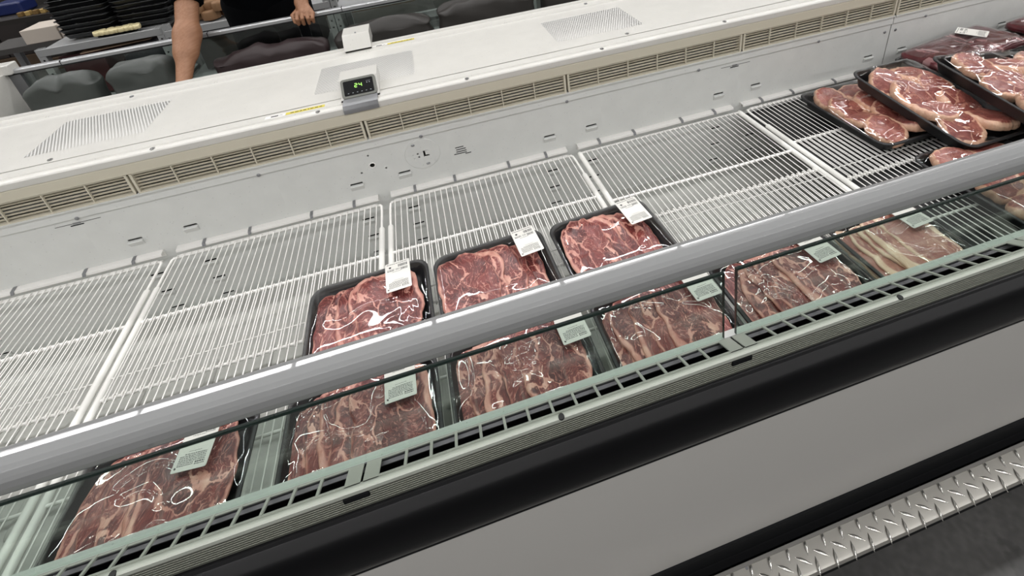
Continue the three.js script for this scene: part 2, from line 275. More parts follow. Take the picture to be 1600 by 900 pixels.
// yellow printed stickers on the top
function sticker(x, z, w, d, y, turn) {
  const g = part('warning_sticker', caseA, [x, y, z]); g.rotation.y = turn;
  mesh('yellow_strip', bx(-w / 2, w / 2, 0, 0.0005, -d / 2, d / 2), M.yellow, g);
  const r = rng(5); for (let k = 0, u = -w / 2 + 0.012; u < w / 2 - 0.014; k++) { const l = 0.004 + r() * 0.008; mesh('ink_mark', bx(u, u + l, 0.0005, 0.0007, -d * 0.12, d * 0.16), M.ink, g); u += l + 0.003; }
  mesh('white_strip', bx(-w / 2 - 0.055, -w / 2 - 0.002, 0, 0.0004, -d / 2, d / 2), M.wire, g);
  mesh('ink_mark', merged([bx(-w / 2 - 0.04, -w / 2 - 0.02, 0.0004, 0.0006, -0.003, 0.003), bx(-w / 2 - 0.018, -w / 2 - 0.008, 0.0004, 0.0006, -0.001, 0.001)]), M.ink, g);
}
sticker(-0.365, -1.2665, 0.105, 0.013, 0.8946, 0); sticker(-0.085, -1.636, 0.095, 0.012, 0.9016, 0);

// temperature display and junction box
{
  const t = thing('temperature_display', 'small black digital temperature display showing 24 in a white housing on the case top', 'thermometer', null, [-0.214, 0.8955, -1.262]);
  mesh('housing', toCreasedNormals(prism([[0.004, 0], [-0.006, -0.0], [-0.0465, 0.045], [-0.12, 0.043], [-0.125, 0], [-0.125, 0]].slice(0, 5), -0.052, 0.056, 0.4), 0.5), M.enamel, t);
  mesh('mounting_foot', prism([[0.0372, -0.0225], [0.0387, -0.0225], [0.0387, -0.008], [0.033, 0.0008], [0.026, 0.0022], [-0.004, 0.004], [-0.004, 0.0012], [0.026, 0.0008], [0.0372, -0.008]], -0.046, 0.05), M.steel, t);
  const f = part('display_face', t, [0, 0, 0]); f.position.set(0.002, 0.0235, -0.0252); f.rotation.x = -Math.PI / 2 + 0.84;
  // in the face's frame x is right, y is up the slope, z is out
  const rb = (w, h, r) => { const s = new THREE.Shape(); s.moveTo(-w / 2 + r, -h / 2); s.lineTo(w / 2 - r, -h / 2); s.quadraticCurveTo(w / 2, -h / 2, w / 2, -h / 2 + r); s.lineTo(w / 2, h / 2 - r); s.quadraticCurveTo(w / 2, h / 2, w / 2 - r, h / 2); s.lineTo(-w / 2 + r, h / 2); s.quadraticCurveTo(-w / 2, h / 2, -w / 2, h / 2 - r); s.lineTo(-w / 2, -h / 2 + r); s.quadraticCurveTo(-w / 2, -h / 2, -w / 2 + r, -h / 2); return s; };
  f.rotation.x = -0.73;
  mesh('bezel', new THREE.ExtrudeGeometry(rb(0.096, 0.056, 0.009), { depth: 0.004, bevelSize: 0.001, bevelThickness: 0.001, bevelSegments: 2 }), std('#6f7069', 0.4), f);
  mesh('screen', new THREE.ExtrudeGeometry(rb(0.083, 0.044, 0.004), { depth: 0.0058, bevelEnabled: false }), std('#08090b', 0.4, 0, { specularIntensity: 0.3 }), f);
  const led = new THREE.MeshStandardMaterial({ color: '#0a1a06', emissive: '#b8ff7a', emissiveIntensity: 1.6 });
  const seg = { a: [0, 1, 1], b: [1, 0.5, 0], c: [1, -0.5, 0], d: [0, -1, 1], e: [-1, -0.5, 0], f: [-1, 0.5, 0], g: [0, 0, 1] };
  [['abged', -0.007], ['fgbc', 0.0055]].forEach(([on, cx]) => [...on].forEach((k) => { const [sx, sy, h] = seg[k], x = cx + sx * 0.0036, y = 0.005 + sy * 0.0052; mesh('digit_segment', h ? bx(x - 0.0028, x + 0.0028, y - 0.0009, y + 0.0009, 0.0058, 0.0063) : bx(x - 0.0009, x + 0.0009, y - 0.0022, y + 0.0022, 0.0058, 0.0063), led, f); }));
  const glyph = std('#8e9296', 0.5);
  for (let k = 0; k < 6; k++) mesh('key_mark', bx(-0.032 + k * 0.0125, -0.0285 + k * 0.0125, -0.0165, -0.0145, 0.0058, 0.0062), glyph, f);
  mesh('icon', merged([bx(0.022, 0.0345, 0.0118, 0.0126, 0.0058, 0.006), bx(0.023, 0.026, 0.006, 0.009, 0.0058, 0.006), bx(0.03, 0.033, 0.006, 0.009, 0.0058, 0.006)]), glyph, f);
  const j = thing('junction_box', 'white sheet metal box with sloping front on the rear edge of the case top', 'box', null, [-0.234, 0.9045, -1.618]);
  mesh('box_body', toCreasedNormals(prism([[-0.006, 0.004], [-0.014, 0.0], [-0.052, 0.0], [-0.13, 0.0], [-0.13, 0.049], [-0.05, 0.049], [-0.046, 0.046]], -0.0465, 0.0465, 0.4), 0.4), M.enamel, j);
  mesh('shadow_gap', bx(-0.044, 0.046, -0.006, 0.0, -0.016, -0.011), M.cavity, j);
  const s = new THREE.SphereGeometry(0.0035, 10, 6); s.translate(0.0, 0.0495, -0.056); mesh('screw', s, M.steel, j);
}

// ---------------------------------------------------------------- wire racks
function buildRack(k, flipped, label) {
  const a = X0 + k * PITCH, t = thing('wire_rack', label, 'rack', 'sliding wire racks lining the case', [a + PITCH / 2, SY, 0]);
  const hw = PITCH / 2 - 0.0125, rT = 0.0078, rW = 0.0014;
  const zf = -0.476, zb = -1.2;
  const nW = 33, step = (2 * hw - 0.03) / (nW - 1);
  const fr = (z0, z1, dir) => { const s = []; const e = 0.02; s.push([-hw, -0.006, z0], [-hw, -0.006, z1 - dir * -e], [-hw + e * 0.3, -0.006, z1 - dir * -e * 0.3], [-hw + e, -0.006, z1], [hw - e, -0.006, z1], [hw - e * 0.3, -0.006, z1 - dir * -e * 0.3], [hw, -0.006, z1 - dir * -e], [hw, -0.006, z0]); return s; };
  let U, S;   // U: thin framed half, S: sleeved half
  if (!flipped) { U = { z0: -0.8, z1: zb, dir: 1, w0: -0.797, w1: zb + 0.002, y: -rW }; S = { z0: -1.09, z1: zf, rodZ: -0.988, w0: -0.99, w1: zf, y: -rW - 0.0005 }; }
  else { U = { z0: -0.86, z1: zf, dir: -1, w0: -0.863, w1: zf, y: -rW }; S = { z0: zb + 0.004, z1: -0.62, rodZ: -0.957, w0: zb + 0.004, w1: -0.63, y: -rW - 0.0005 }; }
  mesh('thin_frame', tube(fr(U.z0, U.z1, U.dir), 0.0036, 8, 60), M.wire, t);
  for (const s of [-1, 1]) mesh('sleeve_tube', merged([rod([s * hw, -0.0085, S.z0], [s * hw, -0.0085, S.z1], rT, 14), (() => { const g = new THREE.SphereGeometry(rT, 12, 8); g.translate(s * hw, -0.0085, S.z0); return g; })()]), M.sleeve, t);
  const wg = rod([0, 0, 0], [0, 0, 1], rW, 6);
  const wire = (x, w0, w1, y) => { const m = mesh('wire', wg, M.wire, t); m.position.set(x, y, Math.min(w0, w1)); m.scale.z = Math.abs(w1 - w0); };
  for (let i = 0; i < nW; i++) { const x = -hw + 0.015 + i * step; wire(x, U.w0, U.w1, U.y); }
  for (let i = 0; i < nW - 1; i++) { const x = -hw + 0.015 + i * step + (i % 1 ? 0 : step * 0.33); wire(x, S.w0, S.w1, S.y); }
  const cross = (z, r, y, n = 'cross_rod') => mesh(n, rod([-hw + 0.002, y, z], [hw - 0.002, y, z], r, 8), M.wire, t);
  cross(S.rodZ, 0.0042, -0.0072); cross(U.z0, 0.0034, -0.0072); cross(flipped ? -0.83 : -0.846, 0.0015, -0.005, 'thin_rod'); cross(-0.62, 0.0033, -0.0072); cross(zf + 0.004, 0.0034, -0.0072); cross(zb + 0.004, 0.0036, -0.0068);
  const hookG = new THREE.TorusGeometry(0.0055, 0.0021, 6, 10, Math.PI * 1.6); hookG.rotateY(Math.PI / 2);
  for (let i = 0; i < nW; i += 1) { const h = mesh('wire_hook', hookG, M.wire, t); h.position.set(-hw + 0.015 + i * step, -0.006, U.z0); }
  return t;
}
buildRack(0, false, 'white wire rack at the case end beyond the left row of trays');
buildRack(1, false, 'empty white wire rack left of the tray with plain wrapped meat');
buildRack(2, false, 'empty white wire rack behind the tray seen through the glass alone');
buildRack(3, false, 'white wire rack carrying the middle beef trays under the round cover plate');
buildRack(4, true, 'white wire rack with sleeves reaching the back wall beside the third beef tray');
buildRack(5, false, 'white wire rack over black liner under the leaning pork trays');
buildRack(6, false, 'white wire rack of the next case under the dark vacuum packs');
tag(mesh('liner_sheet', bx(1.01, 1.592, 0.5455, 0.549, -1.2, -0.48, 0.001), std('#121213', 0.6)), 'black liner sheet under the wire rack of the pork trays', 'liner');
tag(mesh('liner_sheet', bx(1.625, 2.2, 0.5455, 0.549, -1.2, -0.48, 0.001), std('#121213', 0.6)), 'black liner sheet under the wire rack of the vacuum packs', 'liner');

// ---------------------------------------------------------------- meat
function steakTexture(seed, kind) {
  const r = rng(seed), cells = []; const nC = kind === 'beef' ? 11 : 4;
  for (let i = 0; i < nC; i++) cells.push([r() * 2 - 1, r() * 2 - 1, r(), r() * Math.PI]);
  const rimA = r() * 6.28;
  const pal = kind === 'beef' ? { lean: [0.52, 0.235, 0.215], lean2: [0.30, 0.105, 0.105], fat: [0.76, 0.51, 0.46], fat2: [0.88, 0.69, 0.62] } : kind === 'pork' ? { lean: [0.64, 0.39, 0.34], lean2: [0.44, 0.21, 0.19], fat: [0.80, 0.61, 0.51], fat2: [0.88, 0.73, 0.62] } : { lean: [0.72, 0.50, 0.44], lean2: [0.60, 0.36, 0.32], fat: [0.87, 0.73, 0.62], fat2: [0.92, 0.82, 0.72] };
  return dataTex(560, 560, (u, v, i, j) => {
    const x = u * 2 - 1, y = v * 2 - 1, rho = Math.hypot(x, y), th = Math.atan2(y, x);
    const wx = x + 0.34 * fbm(x * 2 + 7, y * 2, seed, 5), wy = y + 0.34 * fbm(x * 2, y * 2 + 9, seed + 3, 5);
    let f1 = 9, f2 = 9, id = 0; for (let k = 0; k < nC; k++) { const c = cells[k], dx = wx - c[0], dy = wy - c[1], d = Math.hypot(dx, dy) * (0.8 + c[2] * 0.4); if (d < f1) { f2 = f1; f1 = d; id = k; } else if (d < f2) f2 = d; }
    const c = cells[id], ca = Math.cos(c[3]), sa = Math.sin(c[3]), fx = wx * ca + wy * sa, fy = -wx * sa + wy * ca;
    const fib = noise2(fx * 6, fy * 40, seed + id), fib2 = noise2(fx * 15, fy * 85, seed + id + 40);
    const t = clamp(0.5 + 0.7 * (c[2] - 0.5) + 0.38 * fib + 0.28 * fib2 + 0.5 * fbm(x * 3, y * 3, seed + 5));
    const col = [0, 1, 2].map((q) => mix(pal.lean[q], pal.lean2[q], t));
    const vary = fbm(x * 2.6 + 3, y * 2.6, seed + 11, 3);
    const wSeam = (kind === 'beef' ? 0.022 : 0.015) + 0.2 * Math.max(0, vary);
    let fat = (1 - smooth(wSeam * 0.5, wSeam, f2 - f1 + 0.02 * noise2(x * 30, y * 30, seed + 9))) * smooth(-0.28, -0.05, vary);
    if (kind === 'beef') {
      const mk = smooth(-0.05, 0.25, fbm(x * 2.2 + 4, y * 2.2, seed + 30));
      const marb = Math.abs(noise2(wx * 8 + fx * 3, wy * 10, seed + 21)), marb2 = Math.abs(noise2(fx * 7 + 3, fy * 19, seed + 23));
      fat = Math.max(fat, (1 - smooth(0.02, 0.11, marb)) * mk * 0.85, (1 - smooth(0.02, 0.09, marb2)) * smooth(0.0, 0.3, fbm(x * 3 + 8, y * 3, seed + 36)) * 0.7, smooth(0.26, 0.36, fbm(fx * 10, fy * 30, seed + 44)) * 0.6);
    } else fat = Math.max(fat * 0.7, smooth(0.2, 0.5, fbm(wx * 3, wy * 6, seed + 44)) * 0.4);
    const rimW = kind === 'beef' ? 0.03 + 0.13 * Math.max(0, Math.cos(th - rimA)) : 0.07 + 0.2 * smooth(-0.2, 0.8, Math.cos(th - rimA));
    fat = Math.max(fat, smooth(1 - rimW - 0.05, 1 - rimW + 0.03, rho + 0.05 * noise2(x * 8, y * 8, seed + 2)));
    const ft = clamp(0.5 + 0.8 * fbm(x * 7, y * 7, seed + 61));
    const fc = [0, 1, 2].map((q) => mix(pal.fat[q], pal.fat2[q], ft));
    return [0, 1, 2].map((q) => mix(col[q], fc[q], clamp(fat)));
  });
}
const meatBump = gray(256, (u, v, i, j) => 0.5 + 0.35 * fbm(i / 14, j / 40, 7) + 0.2 * noise2(i / 3, j / 7, 2)); meatBump.repeat.set(1, 1);
const meatMat = (tex) => std('#ffffff', 0.34, 0, { map: tex, bumpMap: meatBump, bumpScale: 0.0014, clearcoat: 0.35, clearcoatRoughness: 0.2 });
const MEAT = { beef: [11, 23, 37, 52, 68].map((s) => meatMat(steakTexture(s, 'beef'))), pork: [104, 117, 131].map((s) => meatMat(steakTexture(s, 'pork'))), pale: [203, 217].map((s) => meatMat(steakTexture(s, 'pale'))) };
// irregular slab: half sizes a (x) and b (z), height h; the uv disc follows the outline
function slab(a, b, h, seed, squareness = 2.8) {
  const N = 56, rows = [[0.001, 1], [0.25, 1], [0.5, 1], [0.72, 1], [0.88, 0.98], [0.96, 0.86], [1, 0.6], [1, 0.25], [0.95, 0]], pos = [], uv = [], idx = [];
  const out = []; for (let i = 0; i < N; i++) { const th = i / N * Math.PI * 2, c = Math.cos(th), s = Math.sin(th), q = Math.pow(Math.pow(Math.abs(c), squareness) + Math.pow(Math.abs(s), squareness), -1 / squareness); const w = 1 + 0.11 * noise2(c * 1.6 + 5, s * 1.6, seed) + 0.06 * noise2(c * 5, s * 5 + 3, seed + 1) + 0.03 * noise2(c * 11, s * 11, seed + 2); out.push([c * q * w * a, s * q * w * b, c, s]); }
  rows.forEach(([k, y]) => { for (let i = 0; i < N; i++) { const [x, z, c, s] = out[i]; const px = x * k, pz = z * k; const bump = y > 0.9 ? 0.0024 * noise2(px * 40, pz * 40, seed + 4) + 0.0035 * noise2(px * 14, pz * 14, seed + 8) : 0; pos.push(px, y * h + bump, pz); const kk = Math.min(1, k) * 0.5; uv.push(0.5 + c * kk, 0.5 + s * kk); } });
  for (let r = 0; r < rows.length - 1; r++) for (let i = 0; i < N; i++) { const p = r * N + i, q = r * N + (i + 1) % N; idx.push(p, q, p + N, q, q + N, p + N); }
  const g = new THREE.BufferGeometry(); g.setAttribute('position', new THREE.Float32BufferAttribute(pos, 3)); g.setAttribute('uv', new THREE.Float32BufferAttribute(uv, 2)); g.setIndex(idx); g.computeVertexNormals();
  const n = g.attributes.normal; if (n.getY(0) < 0) { const id = g.index.array; for (let i = 0; i < id.length; i += 3) { const t = id[i]; id[i] = id[i + 1]; id[i + 1] = t; } g.computeVertexNormals(); }
  return g;
}
function roundRect(w, d, r, n) { // n points per corner
  const o = []; [[1, 1, 0], [-1, 1, 1], [-1, -1, 2], [1, -1, 3]].forEach(([sx, sz, q]) => { for (let i = 0; i <= n; i++) { const a = (q + i / n) * Math.PI / 2; o.push([sx * (w / 2 - r) + r * Math.cos(a), sz * (d / 2 - r) + r * Math.sin(a)]); } if (q < 3 || true) { const nx = [[-1, 1], [-1, -1], [1, -1], [1, 1]][q]; const a1 = (q + 1) * Math.PI / 2, x0 = sx * (w / 2 - r) + r * Math.cos(a1), z0 = sz * (d / 2 - r) + r * Math.sin(a1), x1 = nx[0] * (w / 2 - r) + r * Math.cos(a1), z1 = nx[1] * (d / 2 - r) + r * Math.sin(a1); for (let k = 1; k < 10; k++) o.push([mix(x0, x1, k / 10), mix(z0, z1, k / 10)]); } });
  return o;
}
function loft(rings) { const N = rings[0].length, pos = [], idx = [], uv = []; rings.forEach((r, k) => r.forEach((p) => { pos.push(...p); uv.push(p[0] * 4, p[2] * 4); })); for (let k = 0; k < rings.length - 1; k++) for (let i = 0; i < N; i++) { const a = k * N + i, b = k * N + (i + 1) % N; idx.push(a, a + N, b, b, a + N, b + N); } const g = new THREE.BufferGeometry(); g.setAttribute('position', new THREE.Float32BufferAttribute(pos, 3)); g.setAttribute('uv', new THREE.Float32BufferAttribute(uv, 2)); g.setIndex(idx); g.computeVertexNormals(); return g; }
const trayCache = {};
function trayGeo(w, d, h) {
  const k = `${w},${d},${h}`; if (trayCache[k]) return trayCache[k];
  const ring = (inset, y) => roundRect(w - inset * 2, d - inset * 2, Math.max(0.034 - inset * 0.5, 0.012), 6).map(([x, z]) => [x, y, z]);
  const dot = (y) => roundRect(0.002, 0.002, 0.0009, 6).map(([x, z]) => [x, y, z]);
  return trayCache[k] = loft([dot(0), ring(0.026, 0), ring(0.02, 0.003), ring(0.009, h - 0.006), ring(0.001, h - 0.005), ring(0, h - 0.0025), ring(0.0015, h), ring(0.006, h + 0.0005), ring(0.0095, h - 0.002), ring(0.02, 0.009), ring(0.028, 0.005), dot(0.005)].reverse());
}
function filmGeo(w, d, h, top, seed, wr = 1) {
  const base = roundRect(w - 0.006, d - 0.006, 0.031, 6), K = 60, rings = [];
  for (let k = 0; k <= K; k++) { const q = Math.pow(k / K, 0.8); rings.push(base.map(([x, z]) => { const px = x * Math.max(q, 0.004), pz = z * Math.max(q, 0.004);
    const wx = px + 0.02 * noise2(px * 18, pz * 18, seed + 1), wz = pz + 0.02 * noise2(px * 18 + 9, pz * 18, seed + 2);
    const rid = 1 - Math.abs(noise2(wx * 15, wz * 15, seed + 5)), rid2 = 1 - Math.abs(noise2(wx * 34, wz * 30, seed + 9)), zone = smooth(-0.1, 0.5, noise2(px * 11, pz * 11, seed + 31));
    const edge = 1 - smooth(0.9, 1, q);
    const wrinkle = wr * (0.0036 * Math.pow(rid, 6) + 0.0016 * Math.pow(rid2, 6) * zone + 0.0022 * noise2(wx * 13, wz * 13, seed + 12)) * edge;
    const tight = wr * 0.0009 * Math.sin(Math.atan2(z, x) * 70 + 6 * noise2(px * 30, pz * 30, seed)) * smooth(0.84, 0.95, q) * edge;
    return [px, mix(h + 0.0012, top, 1 - Math.pow(q, 7)) + wrinkle + tight, pz]; })); }
  return loft(rings.reverse());
}
// printed price label: bar code, logo, price box and rows of small print, all too small to read
function labelTexture(seed) {
  const c = document.createElement('canvas'); c.width = 228; c.height = 332; const x = c.getContext('2d'), r = rng(seed);
  x.fillStyle = '#f4f3ef'; x.fillRect(0, 0, 228, 332); x.fillStyle = '#2a2a2c';
  const row = (x0, x1, y, h, lo, hi, a) => { x.globalAlpha = a; for (let u = x0; u < x1;) { const w = lo + r() * (hi - lo); x.fillRect(u, y + r() * 1.5, Math.min(w, x1 - u), h); u += w + 2 + r() * 3; } x.globalAlpha = 1; };
  row(14, 210, 12, 7, 5, 22, 0.75);
  for (let u = 120; u < 208;) { const w = 1.5 + r() * 4; x.fillRect(u, 34, w, 32); u += w + 1.5 + r() * 3; }
  x.beginPath(); x.moveTo(44, 42); x.lineTo(58, 54); x.lineTo(44, 68); x.lineTo(30, 54); x.fill();
  row(18, 84, 78, 6, 4, 12, 0.8); row(18, 84, 90, 9, 6, 16, 0.9); row(96, 134, 80, 6, 4, 9, 0.8); row(96, 134, 92, 6, 4, 9, 0.8); row(60, 150, 112, 5, 4, 10, 0.7);
  x.strokeStyle = '#2a2a2c'; x.lineWidth = 3; x.strokeRect(144, 82, 62, 26); row(150, 200, 89, 12, 6, 14, 1);
  row(76, 160, 214, 4, 4, 10, 0.6); for (let k = 0; k < 7; k++) row(26 + (k === 0 ? 30 : 0), k > 4 ? 130 : 204, 230 + k * 11, 6, 4, 14, 0.72);
  row(142, 206, 286, 9, 5, 14, 0.9); row(142, 206, 300, 7, 5, 12, 0.8); x.beginPath(); x.moveTo(14, 300); x.lineTo(28, 310); x.lineTo(22, 318); x.lineTo(12, 312); x.fill();
  const t = new THREE.CanvasTexture(c); t.colorSpace = THREE.SRGBColorSpace; return t;
}
const labelMats = [1, 2, 3].map((s) => std('#e8e7e4', 0.45, 0, { map: labelTexture(s) })), labelSide = std('#e2e1dd', 0.5);
const LW = 0.057, LD = 0.083;
const labelGeo = (() => { const g = new THREE.PlaneGeometry(LW, LD); g.rotateX(-Math.PI / 2); g.translate(0, 0.0009, 0); return g; })();
function roundPlate(w, d, r, t) { const s = roundRect(w, d, r, 4), top = s.map(([x, z]) => [x, t, z]), bot = s.map(([x, z]) => [x, 0, z]), m = roundRect(0.001, 0.001, 0.0004, 4); return loft([m.map(([x, z]) => [x, 0, z]), bot, top, m.map(([x, z]) => [x, t, z])].reverse()); }
const labelPlate = roundPlate(LW + 0.001, LD + 0.001, 0.003, 0.0008);
let packSeed = 500;
function addLabel(t, x, y, z, turn, rx = 0, rz = 0) {
  const l = part('price_label', t, [x, y, z]); l.rotation.set(rx, turn, rz);
  mesh('label_paper', labelPlate, labelSide, l); mesh('label_print', labelGeo, labelMats[packSeed % 3], l);
}
function pack(name, labelText, category, group, o) {
  const t = thing(name, labelText, category, group, o.at), seed = o.seed, r = rng(seed), w = o.w, d = o.d, h = o.h || 0.032;
  packSeed = seed;
  if (o.rot) t.rotation.set(o.rot[0], o.rot[1], o.rot[2], 'YXZ');
  mesh('foam_tray', trayGeo(w, d, h), M.foam, t);
  const kind = o.kind;
  let top = h + 0.012;
  if (kind !== 'pork') {
    const n = o.n || 4, span = w - 0.04;
    for (let i = 0; i < n; i++) {
      const k = o.order === -1 ? n - 1 - i : i, f = k / (n - 1) - 0.5;
      const a = w * (0.2 + 0.06 * r()), b = d * 0.43 + r() * 0.004;
      const m = mesh('meat_slice', slab(a, b, 0.0095, seed + i * 7, 3.2), MEAT[kind][(seed + i * 2) % MEAT[kind].length], t);
      m.position.set(f * (span - 2 * a * 0.95) - 0.008 + 0.006 * (r() - 0.5), 0.0085 + i * 0.0056, 0.008 + 0.008 * (r() - 0.5)); m.rotation.set(0.02 * (r() - 0.5), 0.2 * (r() - 0.5) + (i % 2 ? Math.PI : 0), 0, 'YXZ'); if (i) m.rotation.z = (o.order === -1 ? 1 : -1) * 0.05 * (i % 2 ? -1 : 1);
    }
    top = 0.048;
  } else {
    const n = o.n || 6, hh = kind === 'pale' ? 0.022 : 0.03;
    for (let i = 0; i < n; i++) {
      const cols = o.cols || 2, rowN = Math.ceil(n / cols), cx = (i % cols) / Math.max(1, cols - 1) - 0.5, cz = Math.floor(i / cols) / Math.max(1, rowN - 1) - 0.5;
      const m = mesh('meat_chop', slab(w * (cols === 2 ? 0.215 : 0.15), d * 0.16, hh * 0.85, seed + i * 5, 2.2), MEAT[kind][(seed + i) % MEAT[kind].length], t);
      m.position.set(cx * w * (cols === 2 ? 0.4 : 0.5), 0.018 + 0.008 * r(), cz * d * 0.6); m.rotation.set(0.3, r() * 0.8 - 0.4 + (i % 3 === 1 ? Math.PI : 0), 0.16 * (r() - 0.5), 'YXZ');
    }
    top = h + (kind === 'pale' ? 0.014 : 0.018);
  }
  mesh('plastic_film', filmGeo(w, d, h, top, seed, o.wr ?? 1), M.film, t);
  if (o.lab) { const [lx, lz, turn] = o.lab; addLabel(t, lx, top + 0.0042, lz, turn); }
  return t;
}
const WY = SY + 0.0002;
const G1 = 'beef trays standing behind the handrail', G2 = 'meat trays seen through the front glass';
// rear row
pack('beef_tray', 'black tray of sliced beef with a white fat edge, leftmost behind the handrail', 'meat tray', G1, { at: [-0.248, WY, -0.792], w: 0.278, d: 0.226, seed: 611, kind: 'beef', n: 5, rot: [0, 0.02, 0], lab: [0.07, -0.058, 0.02], order: 1, wr: 0.7 });
pack('beef_tray', 'black tray of sliced beef between two other beef trays behind the handrail', 'meat tray', G1, { at: [0.042, WY, -0.785], w: 0.278, d: 0.226, seed: 627, kind: 'beef', n: 5, rot: [0, 0.03, 0], lab: [0.093, -0.058, 0.06], order: -1, wr: 0.22 });
pack('beef_tray', 'black tray of marbled beef beside the empty rack behind the handrail', 'meat tray', G1, { at: [0.334, WY, -0.787], w: 0.268, d: 0.226, seed: 640, kind: 'beef', n: 5, rot: [0, 0.05, 0], lab: [0.083, -0.055, 0.04], order: -1, wr: 0.25 });
// front row
const Z2 = -0.566;
pack('beef_tray', 'wrapped beef tray at the left end of the glass, in front of an empty rack', 'meat tray', G2, { at: [-1.02, WY, Z2], w: 0.288, d: 0.2, seed: 655, kind: 'beef', n: 5, lab: [0.08, -0.045, 0] });
pack('beef_tray', 'dark beef tray standing apart behind the glass with bare rack on both sides', 'meat tray', G2, { at: [-0.597, WY, Z2], w: 0.298, d: 0.2, seed: 668, kind: 'beef', n: 5, rot: [0, -0.03, 0], lab: [0.06, -0.042, -0.05] });
pack('beef_tray', 'beef tray behind the glass in front of the fat edged beef tray', 'meat tray', G2, { at: [-0.255, WY, Z2], w: 0.284, d: 0.2, seed: 681, kind: 'beef', n: 5, lab: [0.073, -0.042, 0.02] });
pack('beef_tray', 'beef tray behind the glass in front of the middle beef tray', 'meat tray', G2, { at: [0.047, WY, Z2], w: 0.286, d: 0.2, seed: 699, kind: 'beef', n: 5, lab: [0.11, -0.044, 0.05] });
pack('beef_tray', 'beef tray behind the glass joint in front of the marbled beef tray', 'meat tray', G2, { at: [0.345, WY, Z2], w: 0.27, d: 0.2, seed: 712, kind: 'beef', n: 5, lab: [0.097, -0.044, 0.04], wr: 0.6 });
pack('beef_tray', 'beef tray with wrinkled shiny film just right of the glass joint', 'meat tray', G2, { at: [0.635, WY, Z2], w: 0.295, d: 0.2, seed: 725, kind: 'beef', n: 5, lab: [0.09, -0.042, 0.08], wr: 1.3 });
pack('pork_tray', 'tray of pale pork slices behind the glass beside the wrinkled beef tray', 'meat tray', G2, { at: [0.915, WY, Z2], w: 0.235, d: 0.2, seed: 740, kind: 'pale', n: 5, lab: [0.06, -0.05, 0.06], wr: 1.2 });
// pork trays on the right
const G3 = 'pork trays heaped on the right of the case';
pack('pork_tray', 'black tray of pork chops lying flat on the wire rack under a leaning tray', 'meat tray', G3, { at: [1.285, WY, -0.99], w: 0.24, d: 0.325, seed: 803, kind: 'pork', n: 8, cols: 2, h: 0.038, wr: 1.4 });
pack('pork_tray', 'black tray of pork chops leaning across the flat pork tray', 'meat tray', G3, { at: [1.412, 0.619, -0.912], w: 0.25, d: 0.37, seed: 817, kind: 'pork', n: 8, cols: 2, rot: [0.17, 0.04, -0.04], h: 0.044, wr: 2.4 });
pack('pork_tray', 'black tray of pork chops partly over the leaning tray beside dark vacuum packs', 'meat tray', G3, { at: [1.648, 0.66, -0.815], w: 0.36, d: 0.36, seed: 829, kind: 'pork', n: 9, cols: 3, rot: [0.03, -0.26, -0.06], h: 0.044, wr: 2.4 });
pack('pork_tray', 'low black tray of pork chops below the leaning tray next to the handrail', 'meat tray', G3, { at: [1.32, WY, -0.627], w: 0.28, d: 0.3, seed: 845, kind: 'pork', n: 6, cols: 2, h: 0.036, wr: 1.4 });
pack('pork_tray', 'black pork tray on the rack beneath the tray beside the vacuum packs', 'meat tray', G3, { at: [1.65, WY, -0.66], w: 0.3, d: 0.32, seed: 861, kind: 'pork', n: 6, cols: 3, h: 0.05 });
// dark vacuum packs
function vacuumPack(labelText, at, rot, w, d, h, seed, lab) {
  const t = thing('vacuum_pack', labelText, 'meat pack', 'dark red vacuum packs at the back of the case', at); t.rotation.set(...rot, 'YXZ'); packSeed = seed;
  const base = roundRect(w, d, 0.02, 6), ring = (k, y, amp) => base.map(([x, z]) => [x * k, Math.max(0.0006, y + amp * (0.004 * noise2(x * k * 22, z * k * 40, seed) + 0.003 * (1 - Math.abs(noise2(x * k * 45, z * k * 70, seed + 3))))), z * k]);
  const rings = [ring(0.01, 0, 0), ring(0.9, 0, 0), ring(1, h * 0.35, 0.3), ring(0.99, h * 0.8, 0.6)]; for (let k = 14; k >= 0; k--) rings.push(ring(Math.max(0.004, k / 15.5), h * (1 - 0.12 * Math.pow(k / 14, 4)), 1.2));
  mesh('meat_block', loft(rings.reverse()), VAC, t);
  const f = base.map(([x, z]) => [x * 1.04, 0.001, z * 1.06]);
  const fr = []; for (let k = 18; k >= 0; k--) fr.push(base.map(([x, z]) => { const q = Math.max(0.004, k / 18) * 1.06, px = x * q, pz = z * q; return [px, (h + 0.004) * (1 - smooth(0.82, 1, k / 18) * 0.9) + 0.004 * (1 - Math.abs(noise2(px * 40, pz * 60, seed + 6))) + 0.002 * noise2(px * 90, pz * 90, seed + 7), pz]; }));
  mesh('plastic_film', loft(fr.reverse().reverse()), M.film, t);
  addLabel(t, lab[0], h + 0.013, lab[1], lab[2]);
}
const vacTex = dataTex(256, 256, (u, v, i, j) => { const k = fbm(i / 26, j / 50, 91, 5), f = smooth(0.24, 0.36, fbm(i / 18, j / 60, 95, 4)); return [mix(0.32 + 0.12 * k, 0.58, f), mix(0.13 + 0.06 * k, 0.43, f), mix(0.15 + 0.06 * k, 0.43, f)]; });
const VAC = std('#ffffff', 0.25, 0, { map: vacTex, clearcoat: 0.6, clearcoatRoughness: 0.12 });
vacuumPack('dark red vacuum pack with a white label against the back wall', [1.80, 0.632, -1.115], [0, 0.1, 0.02], 0.4, 0.16, 0.035, 905, [0.08, -0.03, 0.4]);
vacuumPack('dark red vacuum pack lying behind the overlapping pork tray', [2.05, 0.5712, -0.868], [0, 0.06, 0], 0.36, 0.15, 0.06, 917, [-0.1, 0.02, 0.5]);
